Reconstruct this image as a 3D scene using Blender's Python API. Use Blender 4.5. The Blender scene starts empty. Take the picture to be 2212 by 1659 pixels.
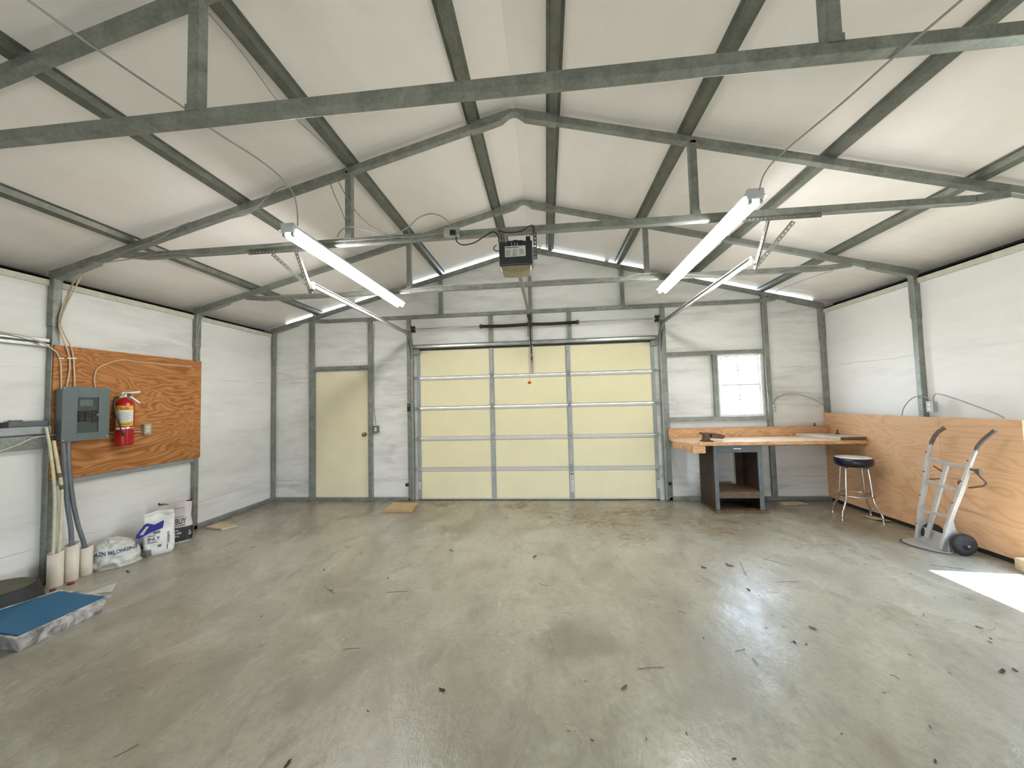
import bpy, bmesh, math, random
from mathutils import Vector, Matrix
random.seed(7)
SC = bpy.context.scene
COL = SC.collection
PI = math.pi

# ---------------------------------------------------------------- camera
FPX, YAW, PITCH, ROLL = 792.998, -0.0915, 0.0482, -0.0254
CAM = Vector((0.1165, -5.809, 1.5372))
_cy, _sy, _cp, _sp = math.cos(YAW), math.sin(YAW), math.cos(PITCH), math.sin(PITCH)
FW = Vector((_sy*_cp, _cy*_cp, _sp))
_r = Vector((_cy, -_sy, 0.0)); _u = _r.cross(FW)
RT = math.cos(ROLL)*_r + math.sin(ROLL)*_u
UP = -math.sin(ROLL)*_r + math.cos(ROLL)*_u
cd = bpy.data.cameras.new('camera')
cd.sensor_fit = 'HORIZONTAL'; cd.sensor_width = 36.0; cd.lens = FPX*36.0/2212.0
cd.clip_start = 0.05; cd.clip_end = 200
cam = bpy.data.objects.new('camera', cd); COL.objects.link(cam)
M3 = Matrix((RT, UP, -FW)).transposed()
cam.matrix_world = Matrix.Translation(CAM) @ M3.to_4x4()
SC.camera = cam

def at(px, py, ax, val):
    """point of the room seen at a pixel, on the plane  axis = val"""
    v = FW*FPX + RT*(px-1106.0) - UP*(py-829.5)
    t = (val-CAM[ax])/v[ax]
    return CAM + v*t

# ---------------------------------------------------------------- light and exposure
SC.view_settings.view_transform = 'Standard'
SC.view_settings.look = 'None'
SC.view_settings.gamma = 1.0
SC.view_settings.use_curve_mapping = False
SC.view_settings.exposure = 0.2
SKY = 13.0
TUBE = 68.0
w = bpy.data.worlds.new('sky'); SC.world = w; w.use_nodes = True
nt = w.node_tree; nt.nodes.clear()
tc = nt.nodes.new('ShaderNodeTexCoord'); sp = nt.nodes.new('ShaderNodeSeparateXYZ')
rp = nt.nodes.new('ShaderNodeValToRGB'); bg = nt.nodes.new('ShaderNodeBackground'); wo = nt.nodes.new('ShaderNodeOutputWorld')
rp.color_ramp.elements[0].position = 0.0; rp.color_ramp.elements[0].color = (0.76, 0.88, 1.0, 1)
rp.color_ramp.elements[1].position = 1.0; rp.color_ramp.elements[1].color = (0.42, 0.64, 1.0, 1)
nt.links.new(tc.outputs['Generated'], sp.inputs[0]); nt.links.new(sp.outputs['Z'], rp.inputs[0])
nt.links.new(rp.outputs[0], bg.inputs[0]); bg.inputs[1].default_value = SKY
nt.links.new(bg.outputs[0], wo.inputs[0])

sd = bpy.data.lights.new('sun', 'SUN'); sd.energy = 30.0; sd.angle = math.radians(0.6); sd.color = (1.0, 0.95, 0.88)
so = bpy.data.objects.new('sun', sd); COL.objects.link(so)
sdir = Vector((math.cos(math.radians(62.2)), -0.04, math.sin(math.radians(62.2))))   # towards the sun
so.rotation_euler = sdir.to_track_quat('Z', 'Y').to_euler(); so.location = (8, -3, 9)

def portal(name, loc, rot, sx, sy):
    d = bpy.data.lights.new(name, 'AREA'); d.shape = 'RECTANGLE'; d.size = sx; d.size_y = sy
    d.cycles.is_portal = True
    o = bpy.data.objects.new(name, d); COL.objects.link(o); o.location = loc; o.rotation_euler = rot
X0, X1, YF = -4.473, 4.231, -7.3
HE = 2.796
XA = -0.09
D = 1.408
portal('window_daylight', (3.03, 0.10, 1.70), (-PI/2, 0, 0), 0.70, 1.0)
portal('side_door_daylight', (X1+0.2, -2.77, 1.03), (0, PI/2, 0), 2.1, 1.0)
portal('added_front_opening', (-0.1, YF-0.05, 0.38), (PI/2, 0, 0), 4.0, 0.75)  # portal for the unseen front opening, added as fill light

def rtop(x):   # top face of the rafters
    return 4.0 - 0.26*abs(x-XA)

# ---------------------------------------------------------------- materials
def srgb(r, g, b):
    f = lambda c: (c/255.0)/12.92 if c/255.0 <= 0.04045 else ((c/255.0+0.055)/1.055)**2.4
    return (f(r), f(g), f(b), 1.0)

class NT:
    def __init__(s, name):
        s.m = bpy.data.materials.new(name); s.m.use_nodes = True
        s.t = s.m.node_tree; s.b = s.t.nodes['Principled BSDF']
        s.tc = None
    def n(s, kind, **kw):
        n = s.t.nodes.new(kind)
        for k, v in kw.items(): setattr(n, k, v)
        return n
    def l(s, a, b): s.t.links.new(a, b)
    def coord(s, scale=(1, 1, 1), rot=(0, 0, 0), out='Object'):
        if s.tc is None: s.tc = s.n('ShaderNodeTexCoord')
        mp = s.n('ShaderNodeMapping'); mp.inputs['Scale'].default_value = scale; mp.inputs['Rotation'].default_value = rot
        s.l(s.tc.outputs[out], mp.inputs[0]); return mp.outputs[0]
    def noise(s, co, scale, detail=4, rough=0.55, dist=0.0):
        n = s.n('ShaderNodeTexNoise'); n.inputs['Scale'].default_value = scale; n.inputs['Detail'].default_value = detail
        n.inputs['Roughness'].default_value = rough; n.inputs['Distortion'].default_value = dist
        s.l(co, n.inputs['Vector']); return n.outputs['Fac']
    def ramp(s, fac, *stops):
        r = s.n('ShaderNodeValToRGB'); e = r.color_ramp.elements
        e[0].position, e[0].color = stops[0][0], stops[0][1]
        e[1].position, e[1].color = stops[-1][0], stops[-1][1]
        for p, c in stops[1:-1]:
            q = e.new(p); q.color = c
        s.l(fac, r.inputs[0]); return r.outputs[0]
    def mix(s, fac, a, b, mode='MIX'):
        x = s.n('ShaderNodeMix', data_type='RGBA', blend_type=mode)
        for i, v in ((0, fac), (6, a), (7, b)):
            if hasattr(v, 'links'): s.l(v, x.inputs[i])
            else: x.inputs[i].default_value = v
        return x.outputs[2]
    def math(s, op, a, b=0.0, c=None):
        x = s.n('ShaderNodeMath', operation=op)
        for i, v in enumerate((a, b) if c is None else (a, b, c)):
            if hasattr(v, 'links'): s.l(v, x.inputs[i])
            else: x.inputs[i].default_value = v
        return x.outputs[0]
    def set(s, k, v):
        i = s.b.inputs[k]
        if hasattr(v, 'links'): s.l(v, i)
        else: i.default_value = v
        return s
    def bump(s, h, strength, dist=0.01):
        b = s.n('ShaderNodeBump'); b.inputs['Strength'].default_value = strength; b.inputs['Distance'].default_value = dist
        s.l(h, b.inputs['Height']); s.l(b.outputs[0], s.b.inputs['Normal'])
def G(v): return (v, v, v, 1)

def simple(name, col, rough=0.6, metal=0.0, var=0.12, scale=12, bump=0.0, spec=0.5):
    m = NT(name); co = m.coord(); f = m.noise(co, scale, 4)
    d = tuple(c*(1-var) for c in col[:3])+(1,); e = tuple(min(1, c*(1+var)) for c in col[:3])+(1,)
    m.set('Base Color', m.ramp(f, (0.3, d), (0.7, e))).set('Roughness', rough).set('Metallic', metal).set('Specular IOR Level', spec)
    if bump: m.bump(m.noise(co, scale*4, 4), bump, 0.004)
    return m.m

def steel(name, c0, c1, rough=0.42, metal=0.75):
    m = NT(name)
    f = m.noise(m.coord(), 9, 5, 0.6, 0.4); g = m.noise(m.coord(), 55, 3)
    c = m.mix(0.35, m.ramp(f, (0.3, c0), (0.72, c1)), m.ramp(g, (0.3, c0), (0.7, c1)))
    m.set('Base Color', c).set('Metallic', metal).set('Roughness', m.math('ADD', m.math('MULTIPLY', f, 0.25), rough-0.12))
    return m.m

def insulation(name, roof=False, dirt=0.75):
    m = NT(name)
    base = srgb(233, 231, 228)
    if roof:
        f = m.noise(m.coord((1, 0.5, 1)), 1.3, 4, 0.6, 0.3)
        c = m.ramp(f, (0.3, srgb(230, 221, 215)), (0.7, srgb(242, 236, 233)))
        h = m.noise(m.coord((0.7, 3.0, 1)), 2.2, 5, 0.55, 0.8)
        m.set('Base Color', c).set('Roughness', 0.36).set('Specular IOR Level', 0.5)
        m.bump(h, 0.28, 0.03)
    else:
        s1 = m.noise(m.coord((0.6, 0.6, 1.7)), 1.1, 6, 0.6, 0.6)
        s2 = m.noise(m.coord((0.7, 0.7, 4.0)), 2.0, 6, 0.68, 0.4)
        k = m.math('MULTIPLY', m.ramp(s1, (0.40, G(0)), (0.66, G(1))), m.ramp(s2, (0.38, G(0)), (0.74, G(1))))
        c = m.mix(m.math('MULTIPLY', k, dirt), base, srgb(140, 132, 124))
        fine = m.noise(m.coord((1, 1, 9)), 14, 4, 0.7)
        c = m.mix(m.ramp(fine, (0.6, G(0)), (0.9, G(0.2))), c, srgb(160, 152, 144))
        sx = m.n('ShaderNodeSeparateXYZ'); m.l(m.coord(), sx.inputs[0])
        wv = m.math('MULTIPLY', m.noise(m.coord((1, 1, 0.1)), 1.7, 3), 0.10)
        for z0 in (1.94, 0.33):
            dz = m.math('ABSOLUTE', m.math('SUBTRACT', m.math('ADD', sx.outputs['Z'], wv), z0+0.05))
            c = m.mix(m.math('MULTIPLY', m.math('LESS_THAN', dz, 0.004), m.ramp(m.noise(m.coord((1, 1, 0.2)), 2.2, 2), (0.45, G(0)), (0.6, G(0.35)))), c, srgb(110, 104, 98))
        m.set('Base Color', c).set('Roughness', 0.45).set('Specular IOR Level', 0.4)
        h = m.noise(m.coord((0.8, 0.8, 1.8)), 1.8, 5, 0.5, 0.8)
        m.bump(h, 0.22, 0.03)
    return m.m

def plywood(name, dark, light, mid, ax, scale=1.0, contrast=1.0, knots=False):
    """ax: rotation bringing the sheet's plane onto XY of the texture; grain runs along texture Y"""
    m = NT(name)
    co = m.coord((1, 1, 1), ax)
    sc = m.n('ShaderNodeMapping'); sc.inputs['Scale'].default_value = (1.0*scale, 0.28*scale, 1.0*scale); m.l(co, sc.inputs[0])
    warp = m.noise(sc.outputs[0], 2.6, 3, 0.5, 0.6)
    rings = m.math('FRACT', m.math('MULTIPLY', warp, 17.0))
    tri = m.math('SUBTRACT', 1.0, m.math('ABSOLUTE', m.math('SUBTRACT', m.math('MULTIPLY', rings, 2.0), 1.0)))
    c = m.ramp(tri, (0.1, light), (0.55, mid), (0.95, dark))
    fine = m.n('ShaderNodeMapping'); fine.inputs['Scale'].default_value = (60, 2.5, 60); m.l(co, fine.inputs[0])
    fb = m.noise(fine.outputs[0], 2.0, 4, 0.6)
    c = m.mix(1.0-contrast, c, mid)
    c = m.mix(m.ramp(fb, (0.4, G(0)), (0.8, G(0.35))), c, dark)
    big = m.noise(co, 1.1, 3)
    c = m.mix(m.ramp(big, (0.4, G(0)), (0.75, G(0.35))), c, mid)
    if knots:
        v = m.n('ShaderNodeTexVoronoi'); v.inputs['Scale'].default_value = 2.3; v.inputs['Randomness'].default_value = 1.0; m.l(co, v.inputs['Vector'])
        kn = m.ramp(v.outputs['Distance'], (0.0, G(1)), (0.05, G(0.8)), (0.075, G(0)))
        c = m.mix(kn, c, srgb(96, 58, 34))
    m.set('Base Color', c).set('Roughness', 0.36 if 'bench' in name else 0.6).set('Specular IOR Level', 0.5 if 'bench' in name else 0.3)
    m.bump(fb, 0.15, 0.002)
    return m.m

def concrete():
    m = NT('concrete')
    co = m.coord()
    a = m.noise(m.coord((1, 0.7, 1), (0, 0, 0.5)), 0.55, 6, 0.62, 0.6)
    b = m.noise(m.coord((1, 0.6, 1), (0, 0, 0.4)), 2.3, 6, 0.6, 0.7)
    c = m.noise(co, 26, 5, 0.7)
    d = m.noise(m.coord((1.0, 0.5, 1), (0, 0, -0.7)), 6.5, 6, 0.72, 0.5)
    col = m.ramp(a, (0.30, srgb(140, 136, 119)), (0.52, srgb(164, 160, 143)), (0.75, srgb(182, 178, 161)))
    col = m.mix(m.ramp(b, (0.5, G(0)), (0.72, G(0.6))), col, srgb(120, 114, 98))
    col = m.mix(m.ramp(b, (0.22, G(0.7)), (0.46, G(0))), col, srgb(194, 192, 178))
    col = m.mix(m.ramp(d, (0.52, G(0)), (0.72, G(0.6))), col, srgb(122, 116, 101))
    col = m.mix(m.ramp(c, (0.45, G(0)), (0.8, G(0.5))), col, srgb(118, 113, 100))
    # scattered dark stains of their own shape
    v = m.n('ShaderNodeTexVoronoi'); v.inputs['Scale'].default_value = 0.8
    mp = m.n('ShaderNodeMapping'); mp.inputs['Scale'].default_value = (1, 1.2, 1); m.l(co, mp.inputs[0])
    wv = m.n('ShaderNodeVectorMath', operation='ADD'); m.l(mp.outputs[0], wv.inputs[0])
    cw = m.n('ShaderNodeTexNoise'); cw.inputs['Scale'].default_value = 2.4; cw.inputs['Detail'].default_value = 4; m.l(co, cw.inputs['Vector'])
    sv = m.n('ShaderNodeVectorMath', operation='SCALE'); sv.inputs['Scale'].default_value = 0.5; m.l(cw.outputs['Color'], sv.inputs[0]); m.l(sv.outputs[0], wv.inputs[1])
    m.l(wv.outputs[0], v.inputs['Vector'])
    st = m.ramp(v.outputs['Distance'], (0.0, G(0.55)), (0.14, G(0.35)), (0.24, G(0)))
    col = m.mix(st, col, srgb(104, 98, 86))
    # brown dust by the far wall and the side walls
    sx = m.n('ShaderNodeSeparateXYZ'); m.l(co, sx.inputs[0])
    back = m.math('MULTIPLY', m.ramp(m.math('ADD', m.math('MULTIPLY', sx.outputs['Y'], 0.8), 1.35), (0.1, G(0)), (1.0, G(1))), m.ramp(b, (0.3, G(0.25)), (0.65, G(0.85))))
    col = m.mix(m.math('MULTIPLY', back, 0.6), col, srgb(122, 106, 78))
    m.set('Base Color', col)
    r = m.ramp(b, (0.25, G(0.15)), (0.7, G(0.36)))
    m.set('Roughness', r).set('Specular IOR Level', 0.6)
    h = m.math('ADD', m.math('MULTIPLY', m.noise(m.coord((1, 0.6, 1), (0, 0, 0.5)), 9, 6, 0.7, 0.6), 1.0), m.math('MULTIPLY', c, 0.35))
    m.bump(h, 0.5, 0.008)
    return m.m

def emit(name, col, s):
    m = NT(name); m.set('Base Color', (0.9, 0.9, 0.9, 1)).set('Emission Color', col).set('Emission Strength', s); return m.m

M = {}
M['steel'] = steel('galvanized_steel', srgb(106, 109, 104), srgb(160, 162, 155), 0.42, 0.35)
M['purlin'] = steel('purlin_steel', srgb(88, 90, 82), srgb(128, 130, 120), 0.45, 0.4)
M['bright'] = steel('bright_galvanized', srgb(150, 154, 152), srgb(196, 198, 196), 0.34, 0.75)
M['stile'] = steel('stile_steel', srgb(138, 142, 144), srgb(168, 172, 172), 0.45, 0.35)
M['perf'] = steel('perforated_angle_steel', srgb(104, 104, 98), srgb(150, 150, 142), 0.38, 0.7)
M['chrome'] = steel('chrome', srgb(200, 200, 200), srgb(228, 228, 228), 0.2, 1.0)
M['alu'] = steel('worn_aluminium', srgb(168, 166, 164), srgb(206, 204, 202), 0.5, 0.35)
M['wall'] = insulation('white_wall_insulation')
M['wallr'] = insulation('clean_wall_insulation', dirt=0.22)
M['walll'] = insulation('left_wall_insulation', dirt=0.5)
M['roof'] = insulation('white_roof_insulation', True)
M['trimw'] = simple('pale_eave_trim', srgb(196, 196, 180), 0.5)
M['darkmetal'] = simple('dark_metal', srgb(46, 44, 40), 0.6, 0.3)
M['concrete'] = concrete()
M['cream'] = simple('cream_foam_panel', srgb(228, 219, 182), 0.6, var=0.03, scale=3)
M['offwhite'] = simple('off_white_paint', srgb(196, 190, 184), 0.45, var=0.04)
M['doorc'] = simple('cream_door_paint', srgb(232, 222, 192), 0.42, var=0.05, scale=2.5)
M['plyl'] = plywood('brown_plywood', srgb(128, 78, 34), srgb(198, 140, 88), srgb(172, 114, 62), (0, PI/2, 0), 1.35, 0.7)
M['plyr'] = plywood('tan_plywood', srgb(190, 136, 96), srgb(232, 192, 154), srgb(224, 182, 142), (0, PI/2, 0), 0.8, 0.38, True)
M['pine'] = plywood('pine_board', srgb(178, 128, 90), srgb(220, 178, 138), srgb(206, 160, 118), (0, 0, PI/2), 1.6, 0.7)
M['top'] = plywood('bench_board', srgb(206, 172, 136), srgb(240, 220, 192), srgb(232, 208, 176), (0, 0, PI/2), 1.2, 0.5)  # boards made lighter, window glare included in their colour
M['oldwood'] = simple('weathered_wood', srgb(150, 132, 104), 0.7, var=0.25, scale=9)
M['plank'] = simple('grey_plank', srgb(196, 184, 168), 0.6, var=0.12, scale=6)
M['blockw'] = simple('brown_block', srgb(178, 150, 108), 0.7, var=0.15, scale=8)
M['palewood'] = simple('pale_board', srgb(200, 180, 148), 0.7, var=0.15, scale=7)
M['deskwood'] = simple('dark_wood', srgb(56, 38, 26), 0.6, var=0.35, scale=8)
M['deskedge'] = simple('brown_shelf', srgb(92, 72, 52), 0.6, var=0.3, scale=9)
M['greyp'] = simple('grey_paint', srgb(92, 98, 100), 0.5, var=0.15)
M['panelgrey'] = simple('panel_grey', srgb(96, 106, 108), 0.42, 0.1, var=0.05)
M['paneldark'] = simple('panel_recess', srgb(58, 68, 66), 0.4, 0.1, var=0.12)
M['black'] = simple('black_plastic', srgb(24, 24, 26), 0.4)
M['char'] = simple('charcoal_plastic', srgb(48, 50, 52), 0.45)
M['tan'] = simple('tan_lens', srgb(150, 138, 110), 0.35)
M['red'] = simple('red_enamel', srgb(170, 14, 18), 0.25, var=0.06)
M['redp'] = simple('red_plastic', srgb(160, 20, 24), 0.4)
M['maroon'] = simple('maroon_plate', srgb(96, 48, 50), 0.5)
M['yellow'] = simple('label_yellow', srgb(214, 160, 50), 0.5)
M['paper'] = simple('label_white', srgb(216, 214, 208), 0.5, var=0.04)
M['ink'] = simple('label_ink', srgb(44, 44, 50), 0.6)
M['blueink'] = simple('blue_ink', srgb(38, 42, 104), 0.5)
M['blue'] = simple('blue_print', srgb(30, 34, 130), 0.4)
M['orange'] = simple('orange_plastic', srgb(196, 74, 30), 0.4)
M['navy'] = simple('navy_vinyl', srgb(24, 29, 44), 0.3, bump=0.1)
M['rubber'] = simple('black_rubber', srgb(44, 42, 44), 0.75, var=0.35, scale=18)
M['pvc'] = simple('white_pvc', srgb(222, 212, 196), 0.5, var=0.06, scale=6)
M['conduit'] = simple('grey_conduit', srgb(108, 112, 118), 0.45)
M['cable'] = simple('grey_cable', srgb(158, 156, 150), 0.5)
M['creamcable'] = simple('cream_cable', srgb(214, 190, 160), 0.5)
M['ivory'] = simple('ivory_paint', srgb(212, 206, 176), 0.5)
M['plate'] = simple('grey_outlet', srgb(170, 174, 168), 0.4, 0.3)
M['plastic'] = simple('white_plastic', srgb(232, 230, 226), 0.35)
M['bag'] = simple('bag_plastic', srgb(224, 222, 216), 0.32, var=0.06, scale=9, bump=0.3)
M['bag2'] = simple('grey_white_bag', srgb(196, 188, 184), 0.35, var=0.05, scale=9, bump=0.2)
M['grocery'] = simple('thin_white_plastic', srgb(206, 206, 200), 0.3, var=0.12, scale=7, bump=0.5)
M['bagdark'] = simple('bag_dark', srgb(40, 38, 36), 0.4)
M['greybag'] = simple('grey_bag', srgb(120, 122, 122), 0.4)
M['teal'] = simple('blue_lid', srgb(22, 92, 130), 0.55, var=0.08, scale=5)
def dirty():
    m = NT('cloudy_plastic'); f = m.noise(m.coord(), 7, 5, 0.65, 1.0)
    m.set('Base Color', m.ramp(f, (0.4, srgb(110, 106, 104)), (0.62, srgb(214, 208, 202)))).set('Roughness', 0.3); return m.m
M['cloudy'] = dirty()
M['olive'] = simple('olive_top', srgb(84, 84, 66), 0.7, var=0.2)
M['basin'] = simple('black_tub', srgb(36, 36, 38), 0.7, var=0.3, scale=16)
M['copper'] = simple('brass_knob', srgb(150, 128, 92), 0.3, 0.9)
M['rust'] = simple('rusty_iron', srgb(98, 72, 54), 0.6, 0.4, var=0.3, scale=20)
M['brownm'] = simple('brown_rod', srgb(96, 66, 58), 0.5, 0.3)
M['grey_dark'] = simple('worn_grip', srgb(98, 86, 80), 0.65, 0.1, var=0.25, scale=14)
M['leaf'] = simple('dry_leaf', srgb(110, 84, 52), 0.8, var=0.35, scale=30)
M['leafd'] = simple('dark_leaf', srgb(62, 50, 38), 0.8, var=0.35, scale=30)
M['needle'] = simple('pine_needles', srgb(138, 98, 56), 0.8, var=0.35, scale=3)
M['tube'] = emit('lit_tube', (1.0, 0.985, 0.955, 1), TUBE)
M['fixture'] = simple('white_fixture', srgb(205, 208, 210), 0.35, 0.1)
M['grass'] = simple('sunlit_ground', srgb(170, 170, 150), 0.9, var=0.2, scale=2)
def glass():
    m = NT('window_glass'); t = m.t
    tr = m.n('ShaderNodeBsdfTransparent'); gl = m.n('ShaderNodeBsdfGlossy'); gl.inputs['Roughness'].default_value = 0.02
    mx = m.n('ShaderNodeMixShader'); mx.inputs[0].default_value = 0.06
    m.l(tr.outputs[0], mx.inputs[1]); m.l(gl.outputs[0], mx.inputs[2])
    m.l(mx.outputs[0], t.nodes['Material Output'].inputs[0]); return m.m
M['glass'] = glass()

# ---------------------------------------------------------------- mesh helpers
class MB:
    def __init__(s): s.v = []; s.f = []; s.sm = []
    def add(s, vs, fs, smooth=False):
        n = len(s.v); s.v += [Vector(v) for v in vs]
        for f in fs: s.f.append(tuple(n+i for i in f)); s.sm.append(smooth)
        return s
    def box(s, x0, x1, y0, y1, z0, z1):
        if x0 > x1: x0, x1 = x1, x0
        if y0 > y1: y0, y1 = y1, y0
        if z0 > z1: z0, z1 = z1, z0
        return s.add([(x0, y0, z0), (x1, y0, z0), (x1, y1, z0), (x0, y1, z0), (x0, y0, z1), (x1, y0, z1), (x1, y1, z1), (x0, y1, z1)],
                     [(0, 3, 2, 1), (4, 5, 6, 7), (0, 1, 5, 4), (1, 2, 6, 5), (2, 3, 7, 6), (3, 0, 4, 7)])
    def bar(s, a, b, w, h, up=(0, 0, 1)):
        a = Vector(a); b = Vector(b); d = (b-a).normalized(); up = Vector(up)
        sd_ = d.cross(up)
        if sd_.length < 1e-4: sd_ = d.cross(Vector((1, 0, 0)))
        sd_.normalize(); u = sd_.cross(d)
        vs = []
        for p in (a, b):
            for i, j in ((-1, -1), (1, -1), (1, 1), (-1, 1)): vs.append(p + sd_*(i*w/2) + u*(j*h/2))
        return s.add(vs, [(0, 3, 2, 1), (4, 5, 6, 7), (0, 1, 5, 4), (1, 2, 6, 5), (2, 3, 7, 6), (3, 0, 4, 7)])
    def prism(s, pts, vec):
        pts = [Vector(p) for p in pts]; vec = Vector(vec); n = len(pts)
        return s.add(pts+[p+vec for p in pts], [tuple(range(n-1, -1, -1)), tuple(range(n, 2*n))]+[(i, (i+1) % n, n+(i+1) % n, n+i) for i in range(n)])
    def tube(s, pts, r, n=10, cap=True, flat=1.0):
        pts = [Vector(p) for p in pts]; rs = r if isinstance(r, (list, tuple)) else [r]*len(pts)
        vs = []; ref = None
        for i, p in enumerate(pts):
            d = (pts[min(i+1, len(pts)-1)]-pts[max(i-1, 0)]).normalized()
            if ref is None:
                ref = Vector((0, 0, 1)) if abs(d.z) < 0.9 else Vector((0, 1, 0))
            a = d.cross(ref).normalized(); b = a.cross(d).normalized(); ref = b
            for k in range(n):
                t = 2*PI*k/n; vs.append(p + a*(math.cos(t)*rs[i]) + b*(math.sin(t)*rs[i]*flat))
        m = len(pts)
        fs = [(i*n+k, i*n+(k+1) % n, (i+1)*n+(k+1) % n, (i+1)*n+k) for i in range(m-1) for k in range(n)]
        s.add(vs, fs, True)
        if cap:
            s.add(vs[:n], [tuple(range(n-1, -1, -1))]); s.add(vs[-n:], [tuple(range(n))])
        return s
    def lathe(s, prof, c=(0, 0, 0), axis=(0, 0, 1), n=24, smooth=True):
        ax = Vector(axis).normalized(); a = ax.orthogonal().normalized(); b = ax.cross(a); c = Vector(c)
        vs = [c + ax*z + (a*math.cos(2*PI*k/n)+b*math.sin(2*PI*k/n))*r for r, z in prof for k in range(n)]
        m = len(prof)
        fs = [(i*n+k, i*n+(k+1) % n, (i+1)*n+(k+1) % n, (i+1)*n+k) for i in range(m-1) for k in range(n)]
        s.add(vs, fs, smooth)
        s.add(vs[:n], [tuple(range(n-1, -1, -1))]); s.add(vs[-n:], [tuple(range(n))])
        return s
    def build(s, name, mat, parent=None, bevel=0.0, sub=0):
        me = bpy.data.meshes.new(name)
        me.from_pydata([tuple(v) for v in s.v], [], s.f); me.update()
        me.polygons.foreach_set('use_smooth', s.sm)
        bm = bmesh.new(); bm.from_mesh(me); bmesh.ops.recalc_face_normals(bm, faces=bm.faces)
        bm.to_mesh(me); bm.free()
        me.materials.append(mat)
        o = bpy.data.objects.new(name, me); COL.objects.link(o)
        if parent is not None:
            o.parent = parent
            bpy.context.view_layer.update()
            o.matrix_parent_inverse = parent.matrix_world.inverted()
        if bevel:
            b = o.modifiers.new('edge', 'BEVEL'); b.width = bevel; b.segments = 2; b.limit_method = 'ANGLE'; b.angle_limit = 0.6
        if sub:
            b = o.modifiers.new('smooth', 'SUBSURF'); b.levels = sub; b.render_levels = sub
        return o

def curve(pts, k=8):
    """Catmull-Rom through the points"""
    P = [Vector(p) for p in pts]; P = [P[0]*2-P[1]]+P+[P[-1]*2-P[-2]]; out = []
    for i in range(1, len(P)-2):
        for j in range(k):
            t = j/k; a, b, c, d = P[i-1], P[i], P[i+1], P[i+2]
            out.append(0.5*((2*b)+(c-a)*t+(2*a-5*b+4*c-d)*t*t+(3*b-3*c+d-a)*t**3))
    out.append(P[-2]); return out

def struct(o): o['kind'] = 'structure'; return o
def tag(o, label, cat, group=None, kind=None):
    o['label'] = label; o['category'] = cat
    if group: o['group'] = group
    if kind: o['kind'] = kind
    return o
def thing(name, label, cat, loc=(0, 0, 0), group=None):
    o = bpy.data.objects.new(name, None); COL.objects.link(o); o.location = loc; o.empty_display_size = 0.1
    bpy.context.view_layer.update()
    return tag(o, label, cat, group)

def lettering(text, size, origin, right, up, mat, parent, name='lettering', depth=0.0006, sx=1.0, shear=0.0, align='LEFT', label=None):
    cu = bpy.data.curves.new(name, 'FONT'); cu.body = text; cu.size = size; cu.extrude = depth; cu.align_x = align; cu.shear = shear
    cu.offset = size*0.018
    tmp = bpy.data.objects.new(name, cu); COL.objects.link(tmp)
    bpy.context.view_layer.update()
    me = bpy.data.meshes.new_from_object(tmp.evaluated_get(bpy.context.evaluated_depsgraph_get()))
    bpy.data.objects.remove(tmp); bpy.data.curves.remove(cu)
    r = Vector(right).normalized(); u = Vector(up).normalized(); n = r.cross(u)
    mt = Matrix((r*sx, u, n)).transposed().to_4x4(); mt.translation = Vector(origin)
    me.transform(mt); me.materials.clear(); me.materials.append(mat)
    o = bpy.data.objects.new(name, me); COL.objects.link(o)
    if parent is not None: o.parent = parent; o.matrix_parent_inverse = parent.matrix_world.inverted()
    if label: o['label'] = label
    return o

def cable(name, pts, r, mat, label, cat='cable', group=None, k=8):
    return tag(MB().tube(curve(pts, k), r, 6).build(name, mat), label, cat, group)

# ================================================================ SETTING
struct(MB().box(X0-0.2, X1+0.2, YF-0.1, 0.055, -0.12, 0.0).build('floor', M['concrete']))
struct(MB().box(-30, 30, -30, 40, -0.30, -0.14).build('ground', M['grass']))

# ceiling: the white insulation under the roof sheets, two slopes
cb = MB()
for xe in (X0-0.20, X1+0.20):
    n = 14; m_ = 40; vs = []
    for i in range(n+1):
        x = XA + (xe-XA)*i/n
        for j in range(m_+1):
            y = YF-0.1 + (0.075-YF+0.1)*j/m_
            sag = 0.0
            vs.append((x, y, rtop(x)+0.045-sag))
    cb.add(vs, [(i*(m_+1)+j, (i+1)*(m_+1)+j, (i+1)*(m_+1)+j+1, i*(m_+1)+j+1) for i in range(n) for j in range(m_)], False)
ceil = cb.build('ceiling', M['roof'])
so_ = ceil.modifiers.new('thick', 'SOLIDIFY'); so_.thickness = 0.03; so_.offset = 1
# make sure the sheet thickens upwards
if ceil.data.polygons[0].normal.z < 0: so_.offset = -1
struct(ceil)

# back wall with openings
wb = MB()
def wcol(x0, x1, z0, z1=None):
    t = 0.0
    f = lambda x: (rtop(x)+0.012 if z1 is None else z1)
    wb.prism([(x0, 0.0, z0), (x1, 0.0, z0), (x1, 0.0, f(x1)), (x0, 0.0, f(x0))], (0, 0.03, 0))
wcol(X0-0.20, -3.72, 0); wcol(-3.72, -2.775, 2.13); wcol(-2.775, -1.96, 0); wcol(-1.96, XA, 2.45); wcol(XA, 1.79, 2.45)
wcol(1.79, 2.70, 0); wcol(2.70, 3.34, 0, 1.235); wcol(2.70, 3.34, 2.17); wcol(3.34, X1+0.20, 0)
for a_, b_ in ((X0-0.2, -4.25), (-3.77, -3.66), (-3.10, -3.02), (-2.52, -2.02), (-1.56, -1.49), (-0.55, 0.10), (0.215, 0.275), (1.10, 1.16), (1.76, 2.38), (3.37, 3.43), (4.12, X1+0.2)):
    wb.prism([(a_, 0.0, rtop(a_)+0.012), (b_, 0.0, rtop(b_)+0.012), (b_, 0.0, rtop(b_)+0.05), (a_, 0.0, rtop(a_)+0.05)], (0, 0.03, 0))
struct(wb.build('wall_back', M['wall']))
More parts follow.
